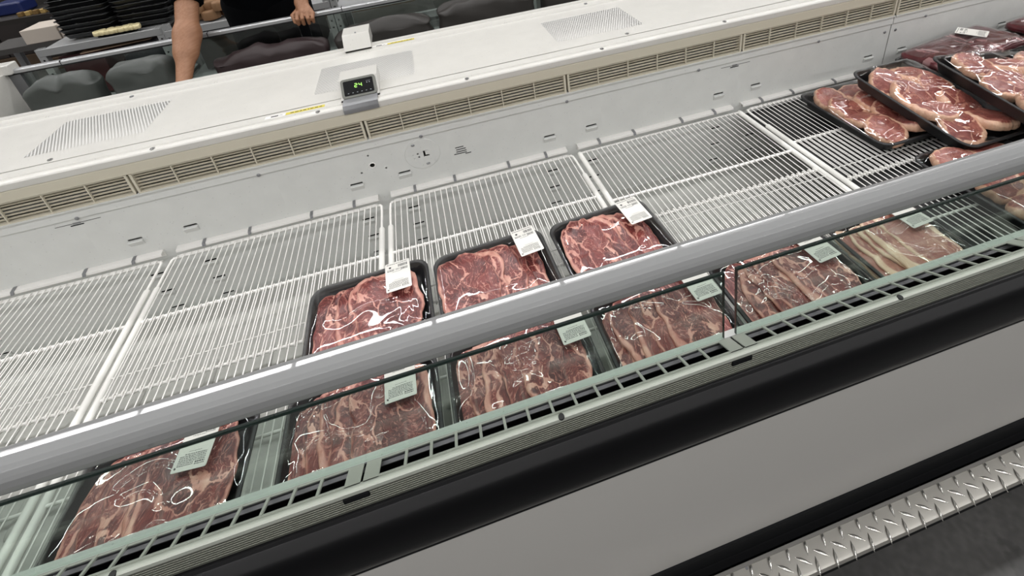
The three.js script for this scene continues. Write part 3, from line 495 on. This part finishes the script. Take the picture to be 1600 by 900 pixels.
vacuumPack('dark red vacuum pack farthest along the back wall', [2.27, 0.632, -1.1], [0, 0.03, 0.0], 0.4, 0.18, 0.04, 929, [0.05, 0, 0.2]);
{ // black trays that carry the vacuum packs
  const g = trayGeo(0.42, 0.22, 0.055);
  for (const [x, z, l] of [[1.8, -1.085, 'black foam tray under the vacuum pack with a white label'], [2.27, -1.085, 'black foam tray under the farthest vacuum pack']]) { const m = tag(mesh('foam_tray', g, M.foam), l, 'tray'); m.position.set(x, WY, z); }
}

// ---------------------------------------------------------------- far case of the island
function farCase(x0, x1, label) {
  const c = thing('far_refrigerated_case', label, 'display case'), P = (n, g, m, p = c) => mesh(n, g, m, p), zg = -2.36;
  P('cabinet_body', bx(x0, x1, 0.02, 0.34, -2.44, -1.69), M.liner);
  P('front_wall', bx(x0, x1, 0.34, 0.5, -2.44, -2.37), M.base);
  P('inner_floor', bx(x0 + 0.01, x1 - 0.01, 0.34, 0.36, -2.37, -1.69), std('#5a5a58', 0.5));
  P('ledge', prism([[zg - 0.05, 0.5], [zg - 0.05, 0.54], [zg - 0.02, 0.545], [zg + 0.01, 0.53], [zg + 0.01, 0.5]], x0, x1), M.steel);
  const n = Math.round((x1 - x0) / 1.22);
  for (let k = 0; k < n; k++) { const a = x0 + k * 1.22 + 0.04, b = x0 + (k + 1) * 1.22; P('front_glass', bx(a, b - 0.006, 0.545, 0.852, zg - 0.003, zg + 0.003), M.glass); }
  const r = part('top_rail', c);
  P('rail_cap', prism([[zg - 0.014, 0.853], [zg - 0.014, 0.866], [zg - 0.008, 0.872], [zg + 0.01, 0.872], [zg + 0.014, 0.866], [zg + 0.014, 0.853]], x0, x1, 0.5), std('#b4b5b6', 0.3, 0.5), r);
  P('rail_gasket', bx(x0, x1, 0.8465, 0.853, zg - 0.006, zg + 0.0135), M.dark, r);
  for (let k = 1; k < n * 2; k++) P('rail_joint', bx(x0 + k * 0.61 - 0.4, x0 + k * 0.61 - 0.397, 0.852, 0.873, zg - 0.0145, zg + 0.0145), M.dark, r);
  P('end_post', bx(x0, x0 + 0.045, 0.36, 0.853, zg - 0.03, zg + 0.012), std('#77787a', 0.4, 0.5));
  P('end_panel', bx(x0 - 0.03, x0, 0.02, 0.86, -2.42, -1.7), M.enamel);
  P('end_cap', bx(x0 - 0.06, x0 + 0.03, 0.853, 0.9, -2.39, -2.33, 0.006), M.enamel);
  return c;
}
farCase(-1.79, X1 + 0.26, 'far side of the island case with clear glass under a thin grey rail');
// wrapped packs standing inside the far case
{
  const G = 'wrapped meat packs inside the far case';
  const plastic = std('#454946', 0.45), murk = std('#2c2926', 0.55);
  [[-1.57, 0.28, 0.47, plastic, 'grey plastic bag standing in the far case beside its end post'], [-1.25, 0.27, 0.475, plastic, 'grey plastic bag standing in the far case next to the reaching arm'], [-0.71, 0.5, 0.43, std('#2e2223', 0.5), 'dark red wrapped pack standing in the far case below the resting hand'], [-0.18, 0.46, 0.44, murk, 'dark wrapped pack standing in the far case behind the junction box'], [0.33, 0.5, 0.46, murk, 'dark wrapped pack standing in the far case between two other dark packs'], [0.88, 0.54, 0.45, murk, 'dark wrapped pack in the far case farthest from the person']].forEach(([x, w, h, m, lab], i) => standing(lab, x, w, h, m, 950 + i));
  function standing(label, x, w, h, m, seed) {
    const t = thing('wrapped_pack', label, 'meat pack', G, [x, 0.3605, -2.275]), d = 0.11;
    const base = roundRect(w, d, 0.035, 6), rings = [base.map(([px, pz]) => [px * 0.01, 0, pz * 0.01]), base.map(([px, pz]) => [px * 0.9, 0, pz * 0.9])];
    for (let k = 1; k <= 14; k++) rings.push(base.map(([px, pz]) => { const y = h * 0.88 * k / 14, n = 1 + 0.06 * noise2(px * 14 + y * 5, y * 16, seed); return [px * n, y, pz * n * (1 + 0.1 * noise2(px * 30, y * 24, seed + 4))]; }));
    for (let k = 8; k >= 0; k--) rings.push(base.map(([px, pz]) => { const q = Math.max(0.005, Math.sin(k / 9 * Math.PI / 2)), ax = px * q, az = pz * q; return [ax, h * (0.88 + 0.12 * Math.cos(k / 9 * Math.PI / 2)) + 0.016 * noise2(ax * 20, az * 20, seed), az]; }));
    mesh('wrapped_block', loft(rings.reverse()), m, t);
  }
}

// ---------------------------------------------------------------- person (signed distances meshed with surface nets)
const V3 = (a) => new THREE.Vector3(...a);
function capsule(p, a, b, ra, rb) { const bx_ = b[0] - a[0], by = b[1] - a[1], bz = b[2] - a[2], px = p[0] - a[0], py = p[1] - a[1], pz = p[2] - a[2]; const t = clamp((px * bx_ + py * by + pz * bz) / (bx_ * bx_ + by * by + bz * bz)); return Math.hypot(px - bx_ * t, py - by * t, pz - bz * t) - mix(ra, rb, t); }
const smin = (a, b, k) => { const h = Math.max(k - Math.abs(a - b), 0) / k; return Math.min(a, b) - h * h * k * 0.25; };
function nets(sdf, lo, hi, cell) {
  const n = [0, 1, 2].map((i) => Math.ceil((hi[i] - lo[i]) / cell) + 1), [nx, ny, nz] = n, F = new Float32Array(nx * ny * nz), at = (i, j, k) => (k * ny + j) * nx + i;
  for (let k = 0; k < nz; k++) for (let j = 0; j < ny; j++) for (let i = 0; i < nx; i++) F[at(i, j, k)] = sdf([lo[0] + i * cell, lo[1] + j * cell, lo[2] + k * cell]);
  const id = new Int32Array(nx * ny * nz).fill(-1), pos = [], idx = [];
  const E = [[0, 1], [2, 3], [4, 5], [6, 7], [0, 2], [1, 3], [4, 6], [5, 7], [0, 4], [1, 5], [2, 6], [3, 7]];
  for (let k = 0; k < nz - 1; k++) for (let j = 0; j < ny - 1; j++) for (let i = 0; i < nx - 1; i++) {
    const v = []; for (let c = 0; c < 8; c++) v.push(F[at(i + (c & 1), j + ((c >> 1) & 1), k + (c >> 2))]);
    let s = [0, 0, 0], m = 0; for (const [a, b] of E) if ((v[a] < 0) !== (v[b] < 0)) { const t = v[a] / (v[a] - v[b]); m++; s[0] += mix(a & 1, b & 1, t); s[1] += mix((a >> 1) & 1, (b >> 1) & 1, t); s[2] += mix(a >> 2, b >> 2, t); }
    if (m) { id[at(i, j, k)] = pos.length / 3; pos.push(lo[0] + (i + s[0] / m) * cell, lo[1] + (j + s[1] / m) * cell, lo[2] + (k + s[2] / m) * cell); }
  }
  const quad = (a, b, c, d, flip) => { if (a < 0 || b < 0 || c < 0 || d < 0) return; flip ? idx.push(a, c, b, a, d, c) : idx.push(a, b, c, a, c, d); };
  for (let k = 1; k < nz - 1; k++) for (let j = 1; j < ny - 1; j++) for (let i = 1; i < nx - 1; i++) {
    const f = F[at(i, j, k)] < 0;
    if (f !== (F[at(i + 1, j, k)] < 0)) quad(id[at(i, j - 1, k - 1)], id[at(i, j, k - 1)], id[at(i, j, k)], id[at(i, j - 1, k)], !f);
    if (f !== (F[at(i, j + 1, k)] < 0)) quad(id[at(i - 1, j, k - 1)], id[at(i - 1, j, k)], id[at(i, j, k)], id[at(i, j, k - 1)], !f);
    if (f !== (F[at(i, j, k + 1)] < 0)) quad(id[at(i - 1, j - 1, k)], id[at(i, j - 1, k)], id[at(i, j, k)], id[at(i - 1, j, k)], !f);
  }
  const g = new THREE.BufferGeometry(); g.setAttribute('position', new THREE.Float32BufferAttribute(pos, 3)); g.setIndex(idx);
  const nn = new Float32Array(pos.length), e = cell * 0.5; for (let q = 0; q < pos.length; q += 3) { const p = [pos[q], pos[q + 1], pos[q + 2]], gx = sdf([p[0] + e, p[1], p[2]]) - sdf([p[0] - e, p[1], p[2]]), gy = sdf([p[0], p[1] + e, p[2]]) - sdf([p[0], p[1] - e, p[2]]), gz = sdf([p[0], p[1], p[2] + e]) - sdf([p[0], p[1], p[2] - e]), l = Math.hypot(gx, gy, gz) || 1; nn[q] = gx / l; nn[q + 1] = gy / l; nn[q + 2] = gz / l; }
  g.setAttribute('normal', new THREE.BufferAttribute(nn, 3));
  const uv = new Float32Array(pos.length / 3 * 2); for (let q = 0; q < pos.length / 3; q++) { uv[q * 2] = pos[q * 3] * 4 + pos[q * 3 + 2] * 2; uv[q * 2 + 1] = pos[q * 3 + 1] * 4; } g.setAttribute('uv', new THREE.BufferAttribute(uv, 2));
  return g;
}
{
  const person = thing('person', 'person in a black T-shirt leaning over the far rail with one arm reaching down', 'person', null, [-0.78, 0, -2.75]);
  const O = [-0.78, 0, -2.75], rel = (p) => [p[0] - O[0], p[1] - O[1], p[2] - O[2]];
  const sh1 = rel([-0.985, 1.235, -2.55]), el1 = rel([-1.01, 0.905, -2.265]), wr1 = rel([-1.03, 0.735, -2.085]);
  const sh2 = rel([-0.575, 1.235, -2.55]), el2 = rel([-0.5, 1.06, -2.56]), wr2 = rel([-0.533, 0.925, -2.372]);
  const pel = rel([-0.78, 0.9, -2.72]), che = rel([-0.78, 1.2, -2.6]), nek = rel([-0.78, 1.38, -2.52]), hed = rel([-0.78, 1.5, -2.45]);
  const skinTex = dataTex(128, 128, (u, v, i, j) => { const k = 0.04 * fbm(i / 12, j / 12, 71) + 0.03 * noise2(i / 2, j / 2, 73); return [0.60 + k, 0.43 + k, 0.32 + k]; });
  const skin = std('#ffffff', 0.5, 0, { map: skinTex });
  const fingers = [];
  // hand resting on the rail: knuckles over the rail, fingers hanging on the inner side
  const palmA = wr2, kn = [], base = rel([-0.521, 0.888, -2.318]);
  [[-0.034, 0.002], [-0.011, 0.006], [0.013, 0.003], [0.034, -0.004]].forEach(([dx, dy], i) => { const k = [base[0] + dx, base[1] + dy - 0.006 * i * 0.3, base[2]]; kn.push(k); const len = [0.05, 0.056, 0.052, 0.041][i]; const k2 = [k[0] - 0.002, k[1] - len * 0.42, k[2] + 0.022], k3 = [k[0] - 0.004, k[1] - len * 0.95, k[2] + 0.014]; const rr = [0.0095, 0.0098, 0.0094, 0.0082][i]; fingers.push([k, k2, rr + 0.001, rr], [k2, k3, rr, rr - 0.0015]); });
  fingers.push([[base[0] - 0.03, base[1] + 0.008, base[2] - 0.05], [base[0] - 0.058, base[1] - 0.006, base[2] - 0.012], 0.013, 0.0105], [[base[0] - 0.058, base[1] - 0.006, base[2] - 0.012], [base[0] - 0.05, base[1] - 0.035, base[2] + 0.012], 0.0105, 0.008]);
  const handS = (p) => { let d = capsule(p, wr2, [base[0] - 0.012, base[1] + 0.006, base[2] - 0.012], 0.026, 0.02); d = smin(d, capsule(p, wr2, [base[0] + 0.02, base[1], base[2] - 0.012], 0.024, 0.018), 0.02); for (const k of kn) d = smin(d, Math.hypot(p[0] - k[0], p[1] - k[1], p[2] - k[2]) - 0.0105, 0.01); let f = 9; for (const [a, b, r0, r1] of fingers) f = Math.min(f, capsule(p, a, b, r0, r1)); return smin(d, f, 0.005); };
  // lowered hand reaching into the far case
  const f1 = []; const hb = [wr1[0] - 0.005, wr1[1] - 0.07, wr1[2] + 0.065];
  [-0.03, -0.01, 0.01, 0.029].forEach((dx, i) => { const a = [hb[0] + dx, hb[1], hb[2]], b = [a[0], a[1] - 0.028, a[2] + 0.02], c2 = [b[0], b[1] - 0.03, b[2] + 0.002]; f1.push([a, b, 0.0095, 0.009], [b, c2, 0.009, 0.0075]); }); f1.push([[wr1[0] + 0.028, wr1[1] - 0.02, wr1[2] + 0.02], [wr1[0] + 0.052, wr1[1] - 0.06, wr1[2] + 0.05], 0.013, 0.009]);
  const hand1 = (p) => { let d = capsule(p, wr1, hb, 0.026, 0.022); d = smin(d, capsule(p, [hb[0] - 0.026, hb[1], hb[2]], [hb[0] + 0.026, hb[1], hb[2]], 0.012, 0.012), 0.025); let f = 9; for (const [a, b, r0, r1] of f1) f = Math.min(f, capsule(p, a, b, r0, r1)); return smin(d, f, 0.006); };
  const arms = (p) => { let d = Math.min(capsule(p, sh1, el1, 0.052, 0.045), capsule(p, sh2, el2, 0.05, 0.042)); const bul1 = capsule(p, el1, [mix(el1[0], wr1[0], 0.35), mix(el1[1], wr1[1], 0.35), mix(el1[2], wr1[2], 0.35)], 0.048, 0.046); d = smin(d, Math.min(capsule(p, el1, wr1, 0.045, 0.028), capsule(p, el2, wr2, 0.042, 0.027)), 0.03); return smin(d, bul1, 0.03); };
  const head = (p) => { const q = [p[0] - hed[0], (p[1] - hed[1] - 0.03) * 0.8, p[2] - hed[2]]; let d = Math.hypot(q[0] * 1.12, q[1], q[2] * 0.98) - 0.092; d = smin(d, capsule(p, [hed[0], hed[1] - 0.06, hed[2] + 0.03], [hed[0], hed[1] - 0.075, hed[2] + 0.055], 0.045, 0.03), 0.05); d = smin(d, capsule(p, [hed[0], hed[1] + 0.025, hed[2] + 0.088], [hed[0], hed[1] - 0.012, hed[2] + 0.108], 0.008, 0.014), 0.02); for (const s of [-1, 1]) { d = smin(d, Math.hypot((p[0] - hed[0] - s * 0.088) * 1.6, p[1] - hed[1], p[2] - hed[2] + 0.005) - 0.026, 0.01); d = Math.max(d, -(Math.hypot(p[0] - hed[0] - s * 0.034, p[1] - hed[1] - 0.028, p[2] - hed[2] - 0.1) - 0.016)); } d = smin(d, capsule(p, [hed[0] - 0.022, hed[1] - 0.045, hed[2] + 0.086], [hed[0] + 0.022, hed[1] - 0.045, hed[2] + 0.086], 0.008, 0.008), 0.012); return smin(d, capsule(p, nek, [hed[0], hed[1] - 0.03, hed[2] - 0.02], 0.058, 0.055), 0.03); };
  const torso = (p, e) => { let d = smin(capsule(p, [pel[0] - 0.07, pel[1], pel[2]], [che[0] - 0.08, che[1], che[2]], 0.115 + e, 0.115 + e), capsule(p, [pel[0] + 0.07, pel[1], pel[2]], [che[0] + 0.08, che[1], che[2]], 0.115 + e, 0.115 + e), 0.08); d = smin(d, capsule(p, [sh1[0] + 0.02, sh1[1] + 0.02, sh1[2]], [sh2[0] - 0.02, sh2[1] + 0.02, sh2[2]], 0.06 + e, 0.06 + e), 0.1); return d; };
  const lp = (a, b, t) => [0, 1, 2].map((i) => mix(a[i], b[i], t));
  const body = (p) => { let d = Math.min(smin(arms(p), torso(p, -0.02), 0.03), smin(torso(p, -0.02), capsule(p, che, nek, 0.09, 0.055), 0.05)); return Math.min(d, head(p)); };
  const gB = nets((p) => { let d = smin(arms(p), torso(p, -0.02), 0.03); d = smin(d, capsule(p, che, nek, 0.08, 0.055), 0.06); d = smin(d, head(p), 0.02); d = smin(d, handS(p), 0.012); d = smin(d, hand1(p), 0.012); const legs = Math.min(capsule(p, [-0.1, 0.88, 0.02], [-0.12, 0.48, 0.03], 0.08, 0.055), capsule(p, [0.1, 0.88, 0.02], [0.12, 0.48, 0.03], 0.08, 0.055), capsule(p, [-0.12, 0.48, 0.03], [-0.13, 0.08, -0.01], 0.055, 0.035), capsule(p, [0.12, 0.48, 0.03], [0.13, 0.08, -0.01], 0.055, 0.035)); return smin(d, legs, 0.04); }, [-0.42, 0.05, -0.3], [0.4, 1.68, 0.86], 0.0098);
  const fine = nets((p) => smin(handS(p), capsule(p, el2, wr2, 0.042, 0.027), 0.012), [wr2[0] - 0.1, wr2[1] - 0.13, wr2[2] - 0.03], [wr2[0] + 0.12, wr2[1] + 0.05, wr2[2] + 0.13], 0.0032);
  mesh('body', merged([gB, fine]), skin, person);
  const shirtM = std('#05070b', 0.95, 0, { specularIntensity: 0.2 }), shortM = std('#08090c', 0.95, 0, { specularIntensity: 0.2 }), hairM = std('#15110e', 0.7);
  const c1 = lp(sh1, el1, 0.66), c2 = lp(sh2, el2, 0.75);
  mesh('shirt', nets((p) => { let d = torso(p, 0.006); d = smin(d, Math.min(capsule(p, sh1, c1, 0.066, 0.064), capsule(p, sh2, c2, 0.064, 0.066)), 0.05); const ax = [el1[0] - sh1[0], el1[1] - sh1[1], el1[2] - sh1[2]]; d = smin(d, capsule(p, che, lp(che, nek, 0.7), 0.1, 0.06), 0.05) + 0.004 * noise2(p[0] * 18 + p[2] * 9, p[1] * 14, 81); d = Math.max(d, p[1] - (nek[1] - 0.01)); const cut = (a, b, c) => { const q = [b[0] - a[0], b[1] - a[1], b[2] - a[2]], l = Math.hypot(...q); return ((p[0] - c[0]) * q[0] + (p[1] - c[1]) * q[1] + (p[2] - c[2]) * q[2]) / l; }; if (Math.hypot(p[0] - c1[0], p[1] - c1[1], p[2] - c1[2]) < 0.12) d = Math.max(d, cut(sh1, el1, c1)); if (Math.hypot(p[0] - c2[0], p[1] - c2[1], p[2] - c2[2]) < 0.09) d = Math.max(d, cut(sh2, el2, c2)); return Math.max(d, 0.76 - p[1]); }, [-0.42, 0.7, -0.3], [0.42, 1.5, 0.55], 0.011), shirtM, person);
  mesh('shorts', nets((p) => Math.max(smin(Math.min(capsule(p, [-0.1, 0.88, 0.02], [-0.125, 0.46, 0.03], 0.115, 0.1), capsule(p, [0.1, 0.88, 0.02], [0.125, 0.46, 0.03], 0.115, 0.1)), capsule(p, [-0.07, 0.9, 0.02], [0.07, 0.9, 0.02], 0.125, 0.125), 0.06), 0.5 - p[1], p[1] - 0.98), [-0.3, 0.44, -0.2], [0.3, 1.04, 0.25], 0.013), shortM, person);
  mesh('hair', nets((p) => { const q = [p[0] - hed[0], (p[1] - hed[1] - 0.04) * 0.84, p[2] - hed[2] + 0.012]; const d = Math.hypot(q[0] * 1.08, q[1], q[2]) - 0.101 + 0.004 * noise2(p[0] * 60, p[1] * 60 + p[2] * 40, 5); return Math.max(d, -(p[1] - hed[1] - 0.045 + (p[2] - hed[2]) * -0.5 - 0.0 + 0.02), (p[2] - hed[2]) * 1 - 0.075); }, [hed[0] - 0.13, hed[1] - 0.14, hed[2] - 0.14], [hed[0] + 0.13, hed[1] + 0.19, hed[2] + 0.14], 0.009), hairM, person);
  for (const s of [-1, 1]) { const e = new THREE.SphereGeometry(0.0125, 14, 10); e.translate(hed[0] + s * 0.034, hed[1] + 0.028, hed[2] + 0.082); mesh('eye', e, std('#e8e4de', 0.25), person); const ir = new THREE.SphereGeometry(0.006, 10, 8); ir.translate(hed[0] + s * 0.034, hed[1] + 0.026, hed[2] + 0.0905); mesh('iris', ir, std('#1d130c', 0.2), person); }
  { const dir = V3(el2).sub(V3(wr2)).normalize(), band = new THREE.TorusGeometry(0.0295, 0.007, 8, 28); band.applyQuaternion(new THREE.Quaternion().setFromUnitVectors(new THREE.Vector3(0, 0, 1), dir)); const c = V3(wr2).addScaledVector(dir, 0.022); band.translate(c.x, c.y, c.z); mesh('wrist_strap', band, M.rubber, person); }
  for (const s of [-1, 1]) { const g = new RoundedBoxGeometry(0.1, 0.085, 0.27, 3, 0.035); g.translate(s * 0.13, 0.0425, 0.045); mesh('shoe', g, M.rubber, person); }
}

// ---------------------------------------------------------------- steel shelving and goods behind the far case
function shelving(label, x0, x1, z0, z1, ys, h) {
  const t = thing('steel_shelving', label, 'shelving', null, [0, 0, 0]), st = std('#a3a4a4', 0.45, 0.4);
  for (const x of [x0, x1]) for (const z of [z0, z1]) {
    const u = part('upright', t);
    mesh('post_sides', merged([bx(x - 0.022, x - 0.0195, 0, h, z - 0.02, z + 0.018), bx(x + 0.0195, x + 0.022, 0, h, z - 0.02, z + 0.018), bx(x - 0.022, x + 0.022, 0, h, z - 0.022, z - 0.02)]), st, u);
    const sh = new THREE.Shape([[x - 0.022, 0], [x + 0.022, 0], [x + 0.022, h], [x - 0.022, h]].map((p) => new THREE.Vector2(...p)));
    if (z === z1) for (let y = 0.42; y < h - 0.02; y += 0.05) sh.holes.push(new THREE.Path([[x - 0.006, y - 0.006], [x - 0.006, y + 0.006], [x + 0.006, y + 0.006], [x + 0.006, y - 0.006]].map((p) => new THREE.Vector2(...p))));
    const fg = new THREE.ExtrudeGeometry(sh, { depth: 0.002, bevelEnabled: false }); fg.translate(0, 0, z + 0.018); mesh('post_face', fg, st, u);
  }
  for (const y of ys) { mesh('shelf_board', bx(x0, x1, y - 0.035, y - 0.012, z0, z1), st, t); mesh('shelf_beam', bx(x0 - 0.015, x1 + 0.015, y - 0.05, y, z1, z1 + 0.022, 0.003), st, t); }
  return t;
}
shelving('low grey steel shelving behind the person on the left side', -2.46, -1.74, -3.9, -3.56, [0.25, 0.648], 0.65);
shelving('low grey steel shelving directly behind the dark shirt', -1.69, -0.63, -4.1, -3.55, [0.25, 0.62], 0.66);
shelving('low grey steel shelving with dark goods right of the resting hand', -0.58, 0.9, -4.1, -3.55, [0.25, 0.56], 0.72);
{
  const stackM = std('#1a1b1c', 0.4), t0 = trayGeo(0.34, 0.22, 0.034), stackG = 'black trays stacked on the far shelving';
  for (const [cx, n, z] of [[-2.2, 9, -3.75], [-1.84, 8, -3.76]]) for (let k = 0; k < n; k++) { const m = tag(mesh('stacked_tray', t0, stackM), `black foam tray, ${['lowest', 'second', 'third', 'fourth', 'fifth', 'sixth', 'seventh', 'eighth', 'ninth'][k]} from the shelf in ${cx < -2 ? 'the stack beside the cartons' : 'the stack nearer the reaching arm'}`, 'tray', stackG); m.position.set(cx + 0.01 * noise2(k, 3, 5), 0.648 + k * 0.0345, z + 0.01 * noise2(k, 9, 5)); m.rotation.y = 0.06 * noise2(k, 1, 2); }
  const f = thing('food_tray', 'black tray of pale yellow food on the front of the far shelving', 'food tray', null, [-2.0, 0.6482, -3.592]); const ft = trayGeo(0.28, 0.06, 0.03); mesh('foam_tray', ft, std('#161617', 0.4), f);
  for (let k = 0; k < 9; k++) { const g = slab(0.026, 0.05, 0.026, 60 + k, 2.2); const m = mesh('pale_piece', g, std('#cbbf95', 0.6), f); m.position.set(-0.12 + k * 0.03, 0.016, 0.004 * noise2(k, 1, 1)); m.rotation.y = 0.5; }
  const bread = thing('bread_pile', 'brown baked goods in a clear bag behind the reaching arm', 'bread', null, [-1.42, 0.6202, -3.72]); for (let k = 0; k < 7; k++) { const m = mesh('roll', slab(0.06, 0.055, 0.06, 80 + k, 2), std('#7a5a3c', 0.7), bread); m.position.set((k % 3) * 0.09 - 0.1, Math.floor(k / 3) * 0.055, (k % 2) * 0.07); }
  const bt = std('#b7ada2', 0.8);
  tag(mesh('white_box', bx(-2.79, -2.56, 0.6005, 0.705, -4.18, -3.95, 0.004), bt), 'wide off-white carton on the dark low stand', 'box');
  tag(mesh('white_box', bx(-2.55, -2.505, 0.6005, 0.705, -4.16, -3.95, 0.004), bt), 'narrow off-white carton standing between two wider cartons', 'box');
  tag(mesh('white_box', bx(-2.49, -2.36, 0.6005, 0.715, -4.16, -3.95, 0.004), std('#a9a5a0', 0.8)), 'off-white carton next to the stack of black trays', 'box');
  const stand = thing('low_stand', 'dark low stand carrying the off-white cartons', 'stand', null, [0, 0, 0]); mesh('stand_top', bx(-3.1, -2.3, 0.56, 0.6, -4.26, -3.94), std('#3c3a38', 0.6), stand); for (const x of [-3.07, -2.33]) for (const z of [-4.23, -3.97]) mesh('leg', bx(x - 0.02, x + 0.02, 0, 0.56, z - 0.02, z + 0.02), M.steel, stand);
  tag(mesh('maroon_crate', bx(-2.42, -2.16, 0.2505, 0.56, -3.84, -3.6, 0.006), std('#3d1418', 0.6)), 'maroon carton on the lower far shelf behind a cardboard sheet', 'box');
  const card = mesh('cardboard_sheet', bx(-0.21, 0.21, -0.003, 0.003, -0.1, 0.1), std('#a08872', 0.85)); tag(card, 'brown cardboard sheet lying across goods on the lower far shelf', 'cardboard'); card.position.set(-2.06, 0.5745, -3.68); card.rotation.set(0.06, 0.1, 0.0);
  tag(mesh('film_bundle', slab(0.15, 0.1, 0.3, 97, 2.4), std('#3b3b3f', 0.3)), 'dark plastic film bundle on the lower far shelf', 'bundle').position.set(-1.95, 0.2502, -3.72);
  tag(mesh('dark_carton', bx(-1.6, -0.75, 0.2505, 0.5, -4.0, -3.65, 0.006), std('#2a2624', 0.7)), 'dark carton on the low shelf behind the dark shirt', 'box');
  // goods deeper in the hall
  const G = 'dark pallet loads deeper in the hall', cols = ['#1d2330', '#2a2422', '#23201e', '#1b1c22', '#2b1d1c', '#27221a'];
  const kinds = ['dark blue grey pallet load', 'dark brown pallet load', 'charcoal pallet load', 'near black pallet load', 'dark maroon pallet load', 'dark olive pallet load'];
  for (let k = 0; k < 9; k++) { const x = -5.6 + k * 1.25, h = 1.1 + 0.4 * ((k * 7) % 4) / 4, t = thing('pallet_load', `${kinds[k % 6]} standing ${k < 6 ? 'behind the low shelving' : 'far behind the case top'}`, 'pallet', G, [x, 0, -5.8 - (k % 2) * 0.3]); mesh('pallet', bx(-0.58, 0.58, 0, 0.12, -0.5, 0.5), std('#4a3a2a', 0.8), t); for (let q = 0; q < 4; q++) for (let s = 0; s < 3; s++) mesh('carton', bx(-0.57 + s * 0.38, -0.2 + s * 0.38, 0.121 + q * h / 4, 0.115 + (q + 1) * h / 4, -0.48, 0.48, 0.008), std(cols[(k + (q * s) % 2) % 6], 0.6), t); }
  tag(mesh('blue_tub', bx(-3.42, -3.2, 0.7005, 0.8, -4.9, -4.7, 0.02), std('#15214f', 0.4)), 'dark blue plastic tub on a dark table far left', 'tub');
  const tb = thing('dark_table', 'dark table under the blue tub and the row of small gilt boxes', 'table'); mesh('table_top', bx(-3.9, -2.4, 0.66, 0.7, -4.95, -4.5), std('#211d1a', 0.5), tb); for (const x of [-3.85, -2.45]) for (const z of [-4.9, -4.55]) mesh('leg', bx(x - 0.02, x + 0.02, 0, 0.66, z - 0.02, z + 0.02), M.dark, tb);
  for (let k = 0; k < 9; k++) tag(mesh('gilt_box', bx(-3.15 + k * 0.055, -3.115 + k * 0.055, 0.7005, 0.735, -4.58, -4.54, 0.003), std(k % 2 ? '#c2a468' : '#8a6f45', 0.35, 0.5)), 'small gilt box in the row along the dark table edge', 'box', 'gilt boxes on the dark table');
}

renderer.render(scene, camera);
